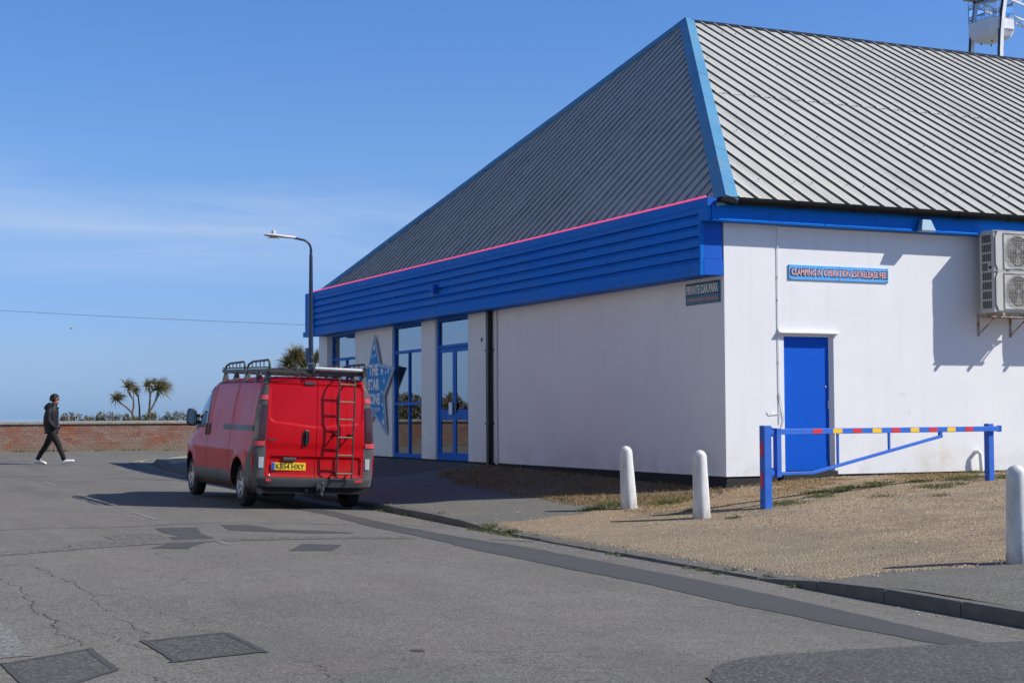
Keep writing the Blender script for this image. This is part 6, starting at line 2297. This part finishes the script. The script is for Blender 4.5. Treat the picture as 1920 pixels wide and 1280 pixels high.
for yy in (24.6, 30.0):
    for dx in (-6.5, 6.5):
        MB().bar((WC.x, yy, WC.z), (WC.x + dx, yy + (yy - 27.3) * .4, -1.2), 0.5, 0.5).build('support_leg', 'whl_white', fwh)


def gondola(a, label):
    c = Vector((WC.x + WR * math.cos(a), 27.33, WC.z + WR * math.sin(a)))
    gd = thing('gondola', tuple(c), label, 'gondola', 'gondolas of the observation wheel')
    hx, hy_ = 0.62, 0.80
    z0, z1 = -1.72, -1.08

    def ring(f, z, ch=0.22):
        return [(sx * hx * f + (-sx * ch * f if k else 0), sy * hy_ * f + (0 if k else -sy * ch * f), z) for sx, sy, ks in ((1, 1, (0, 1)), (-1, 1, (1, 0)), (-1, -1, (0, 1)), (1, -1, (1, 0))) for k in ks]
    rings_ = [ring(0.60, z0 - 0.09), ring(0.84, z0), ring(0.97, z0 + 0.20), ring(0.99, z0 + 0.24), ring(1.02, z0 + 0.25), ring(1.02, z0 + 0.31), ring(1.0, z0 + 0.32), ring(1.0, z1)]
    m = MB()
    m.add([p for r_ in rings_ for p in r_], [(i * 8 + k, i * 8 + (k + 1) % 8, (i + 1) * 8 + (k + 1) % 8, (i + 1) * 8 + k) for i in range(len(rings_) - 1) for k in range(8)] + [tuple(range(8))[::-1]])
    m.build('tub', 'whl_white', gd, local=True)
    rl = MB()
    for z, r_ in ((z1 + 0.03, .016), (z1 + 0.72, .012)):
        pts_ = ring(1.0, z)
        for k in range(8):
            rl.tube([pts_[k], pts_[(k + 1) % 8]], r_, 6)
    pts_ = ring(1.0, 0)
    for k in range(8):
        rl.tube([(pts_[k][0], pts_[k][1], z1), (pts_[k][0], pts_[k][1], z1 + 0.74 + (0.35 if k % 2 else 0))], 0.013, 6)
    rl.build('railing', 'galv', gd, local=True)
    for k in range(8):
        a_, b_ = pts_[k], pts_[(k + 1) % 8]
        MB().add([(a_[0], a_[1], z1 + .05), (b_[0], b_[1], z1 + .05), (b_[0], b_[1], z1 + .74), (a_[0], a_[1], z1 + .74)], [(0, 1, 2, 3)]).build('glass_panel', 'gondglass', gd, local=True)
    rings_ = [ring(1.28, -0.02, .25), ring(1.30, 0.03, .25), ring(0.9, 0.22, .2), ring(0.2, 0.32, .05)]
    m = MB()
    m.add([p for r_ in rings_ for p in r_], [(i * 8 + k, i * 8 + (k + 1) % 8, (i + 1) * 8 + (k + 1) % 8, (i + 1) * 8 + k) for i in range(3) for k in range(8)] + [tuple(range(8))[::-1], tuple(range(24, 32))])
    m.build('canopy', 'canopy', gd, local=True)
    MB().tube([(0, -0.85, -0.12), (0, 0.85, -0.12)], 0.05, 10).build('axle', 'whl_navy', gd, local=True)
    for sx, sy in ((.25, .3), (-.25, .3), (-.25, -.3), (.25, -.3)):
        MB().lathe([(0.03, z0 - 0.19), (0.03, z0 - 0.13)], (sx, sy, 0), 'z', 8).build('foot', 'black', gd, local=True)
    return gd


g1 = gondola(math.pi - R(12.6), 'white open gondola hanging above the roof ridge')
for k, lab in ((1, 'next gondola above on the wheel, out of frame'), (2, 'gondola two places above on the wheel, out of frame')):
    a = math.pi - R(12.6 + 24 * k)
    g2 = copy_tree(g1)
    g2.location = (WC.x + WR * math.cos(a), 27.33, WC.z + WR * math.sin(a))
    g2['label'] = lab

# ------------------------------------------------------------------ overhead cable and gull
wr = thing('overhead_cable', (0, 40, 4.6), 'thin dark overhead cable crossing the sky at left', 'cable')
pts = [(x, 40, 4.60 + 0.0028 * (x - 12) ** 2 * 0.30) for x in np.linspace(-40, 30, 50)]
MB().tube([(x, 40, float(np.interp(x, [-40, -5.55, -2.69, 0.29, 6.11, 30], [6.9, 4.87, 4.77, 4.69, 4.57, 4.6]))) for x in (-40, -20, -12, -5.55, -2.69, 0.29, 6.11, 12, 30)], 0.0065, 6).build('cable', 'wire', wr)
gl = thing('gull', (5.12, 90, 7.05), 'tiny gull flying over the brick wall', 'bird')
MB().tube([(-.13, 0, 0), (-.05, 0, .01), (.07, 0, .01), (.16, 0, .02)], [.01, .045, .045, .008], 8).build('body', 'gull', gl, local=True, smooth=True)
for s_ in (-1, 1):
    MB().add([(-.04, 0, .02), (.06, 0, .02), (.05, s_ * .18, .12), (-.02, s_ * .18, .12), (-.06, s_ * .38, .05)], [(0, 1, 2, 3), (3, 2, 4)]).build('wing', 'gull', gl, local=True)

# ------------------------------------------------------------------ unseen terrace across the road, added to bounce light onto the shaded wall
M['cream'] = paint('cream_render', (0.78, 0.79, 0.70, 1), 0.85, 0.12, 1.2)
M['slate'] = paint('roof_slate', (0.09, 0.085, 0.085, 1), 0.7, 0.3, 3)
M['winwhite'] = paint('window_white', (0.75, 0.75, 0.74, 1), 0.5, 0.05, 3)


def house():
    h = thing('added_terrace_house', (-18.0, 0, -0.55), 'unseen cream house added to bounce light', 'house', 'unseen terrace added for fill light')
    wd, ht = 5.8, 8.3
    ops = [(0.5, 0.15, 1.5, 2.2), (2.3, 0.9, 5.1, 2.5), (0.7, 3.5, 2.2, 4.9), (3.3, 3.5, 5.0, 4.9), (0.7, 6.1, 2.2, 7.4), (3.3, 6.1, 5.0, 7.4)]
    zb = sorted({0.0, ht} | {o_[1] for o_ in ops} | {o_[3] for o_ in ops})
    m = MB()
    for z0, z1 in zip(zb[:-1], zb[1:]):
        cur = 0.0
        for o_ in sorted(o for o in ops if o[1] <= z0 + 1e-6 and o[3] >= z1 - 1e-6):
            m.box((-0.25, cur, z0), (0, o_[0], z1))
            cur = o_[2]
        m.box((-0.25, cur, z0), (0, wd, z1))
    m.box((-8, 0, 0), (-0.25, 0.2, ht)).box((-8, wd - 0.2, 0), (-0.25, wd, ht)).box((-8.2, 0, 0), (-8, wd, ht))
    m.build('wall', 'cream', h, local=True)
    MB().prism([(0.3, 0, ht), (-4.1, 0, ht + 2.4), (-8.4, 0, ht)], (0, wd, 0)).build('roof', 'slate', h, local=True)
    MB().box((-4.6, 0.1, ht + 1.6), (-3.7, 0.7, ht + 3.4)).build('chimney', 'brick', h, local=True)
    MB().box((-0.20, 0.5, 0.15), (-0.14, 1.5, 2.2)).build('front_door', 'navy', h, local=True)
    for y0, z0, y1, z1 in ops[1:]:
        wn_ = thing('window', (0, 0, 0))
        wn_.parent = h
        fr = MB().box((-.16, y0, z0), (-.08, y0 + .07, z1)).box((-.16, y1 - .07, z0), (-.08, y1, z1)).box((-.16, y0 + .07, z0), (-.08, y1 - .07, z0 + .07)).box((-.16, y0 + .07, z1 - .07), (-.08, y1 - .07, z1))
        fr.box((-.15, (y0 + y1) / 2 - .03, z0 + .07), (-.09, (y0 + y1) / 2 + .03, z1 - .07))
        fr.build('frame', 'winwhite', wn_, local=True)
        MB().box((-.13, y0 + .07, z0 + .07), (-.12, y1 - .07, z1 - .07)).build('pane', 'glass', wn_, local=True)
    return h


h0 = house()
for i, lab in enumerate(('second house of the unseen terrace added for fill light, counted from the sea wall', 'third house of the unseen terrace added for fill light, counted from the sea wall', 'fourth house of the unseen terrace added for fill light, counted from the sea wall', 'fifth house of the unseen terrace added for fill light, counted from the sea wall', 'sixth house of the unseen terrace added for fill light, counted from the sea wall', 'house at the inland end of the unseen terrace added for fill light')):
    h1 = copy_tree(h0)
    h1.location.y = 20 - (i + 1) * 5.82
    h1['label'] = lab
h0.location.y = 20
h0['label'] = 'house at the sea wall end of the unseen terrace added for fill light'
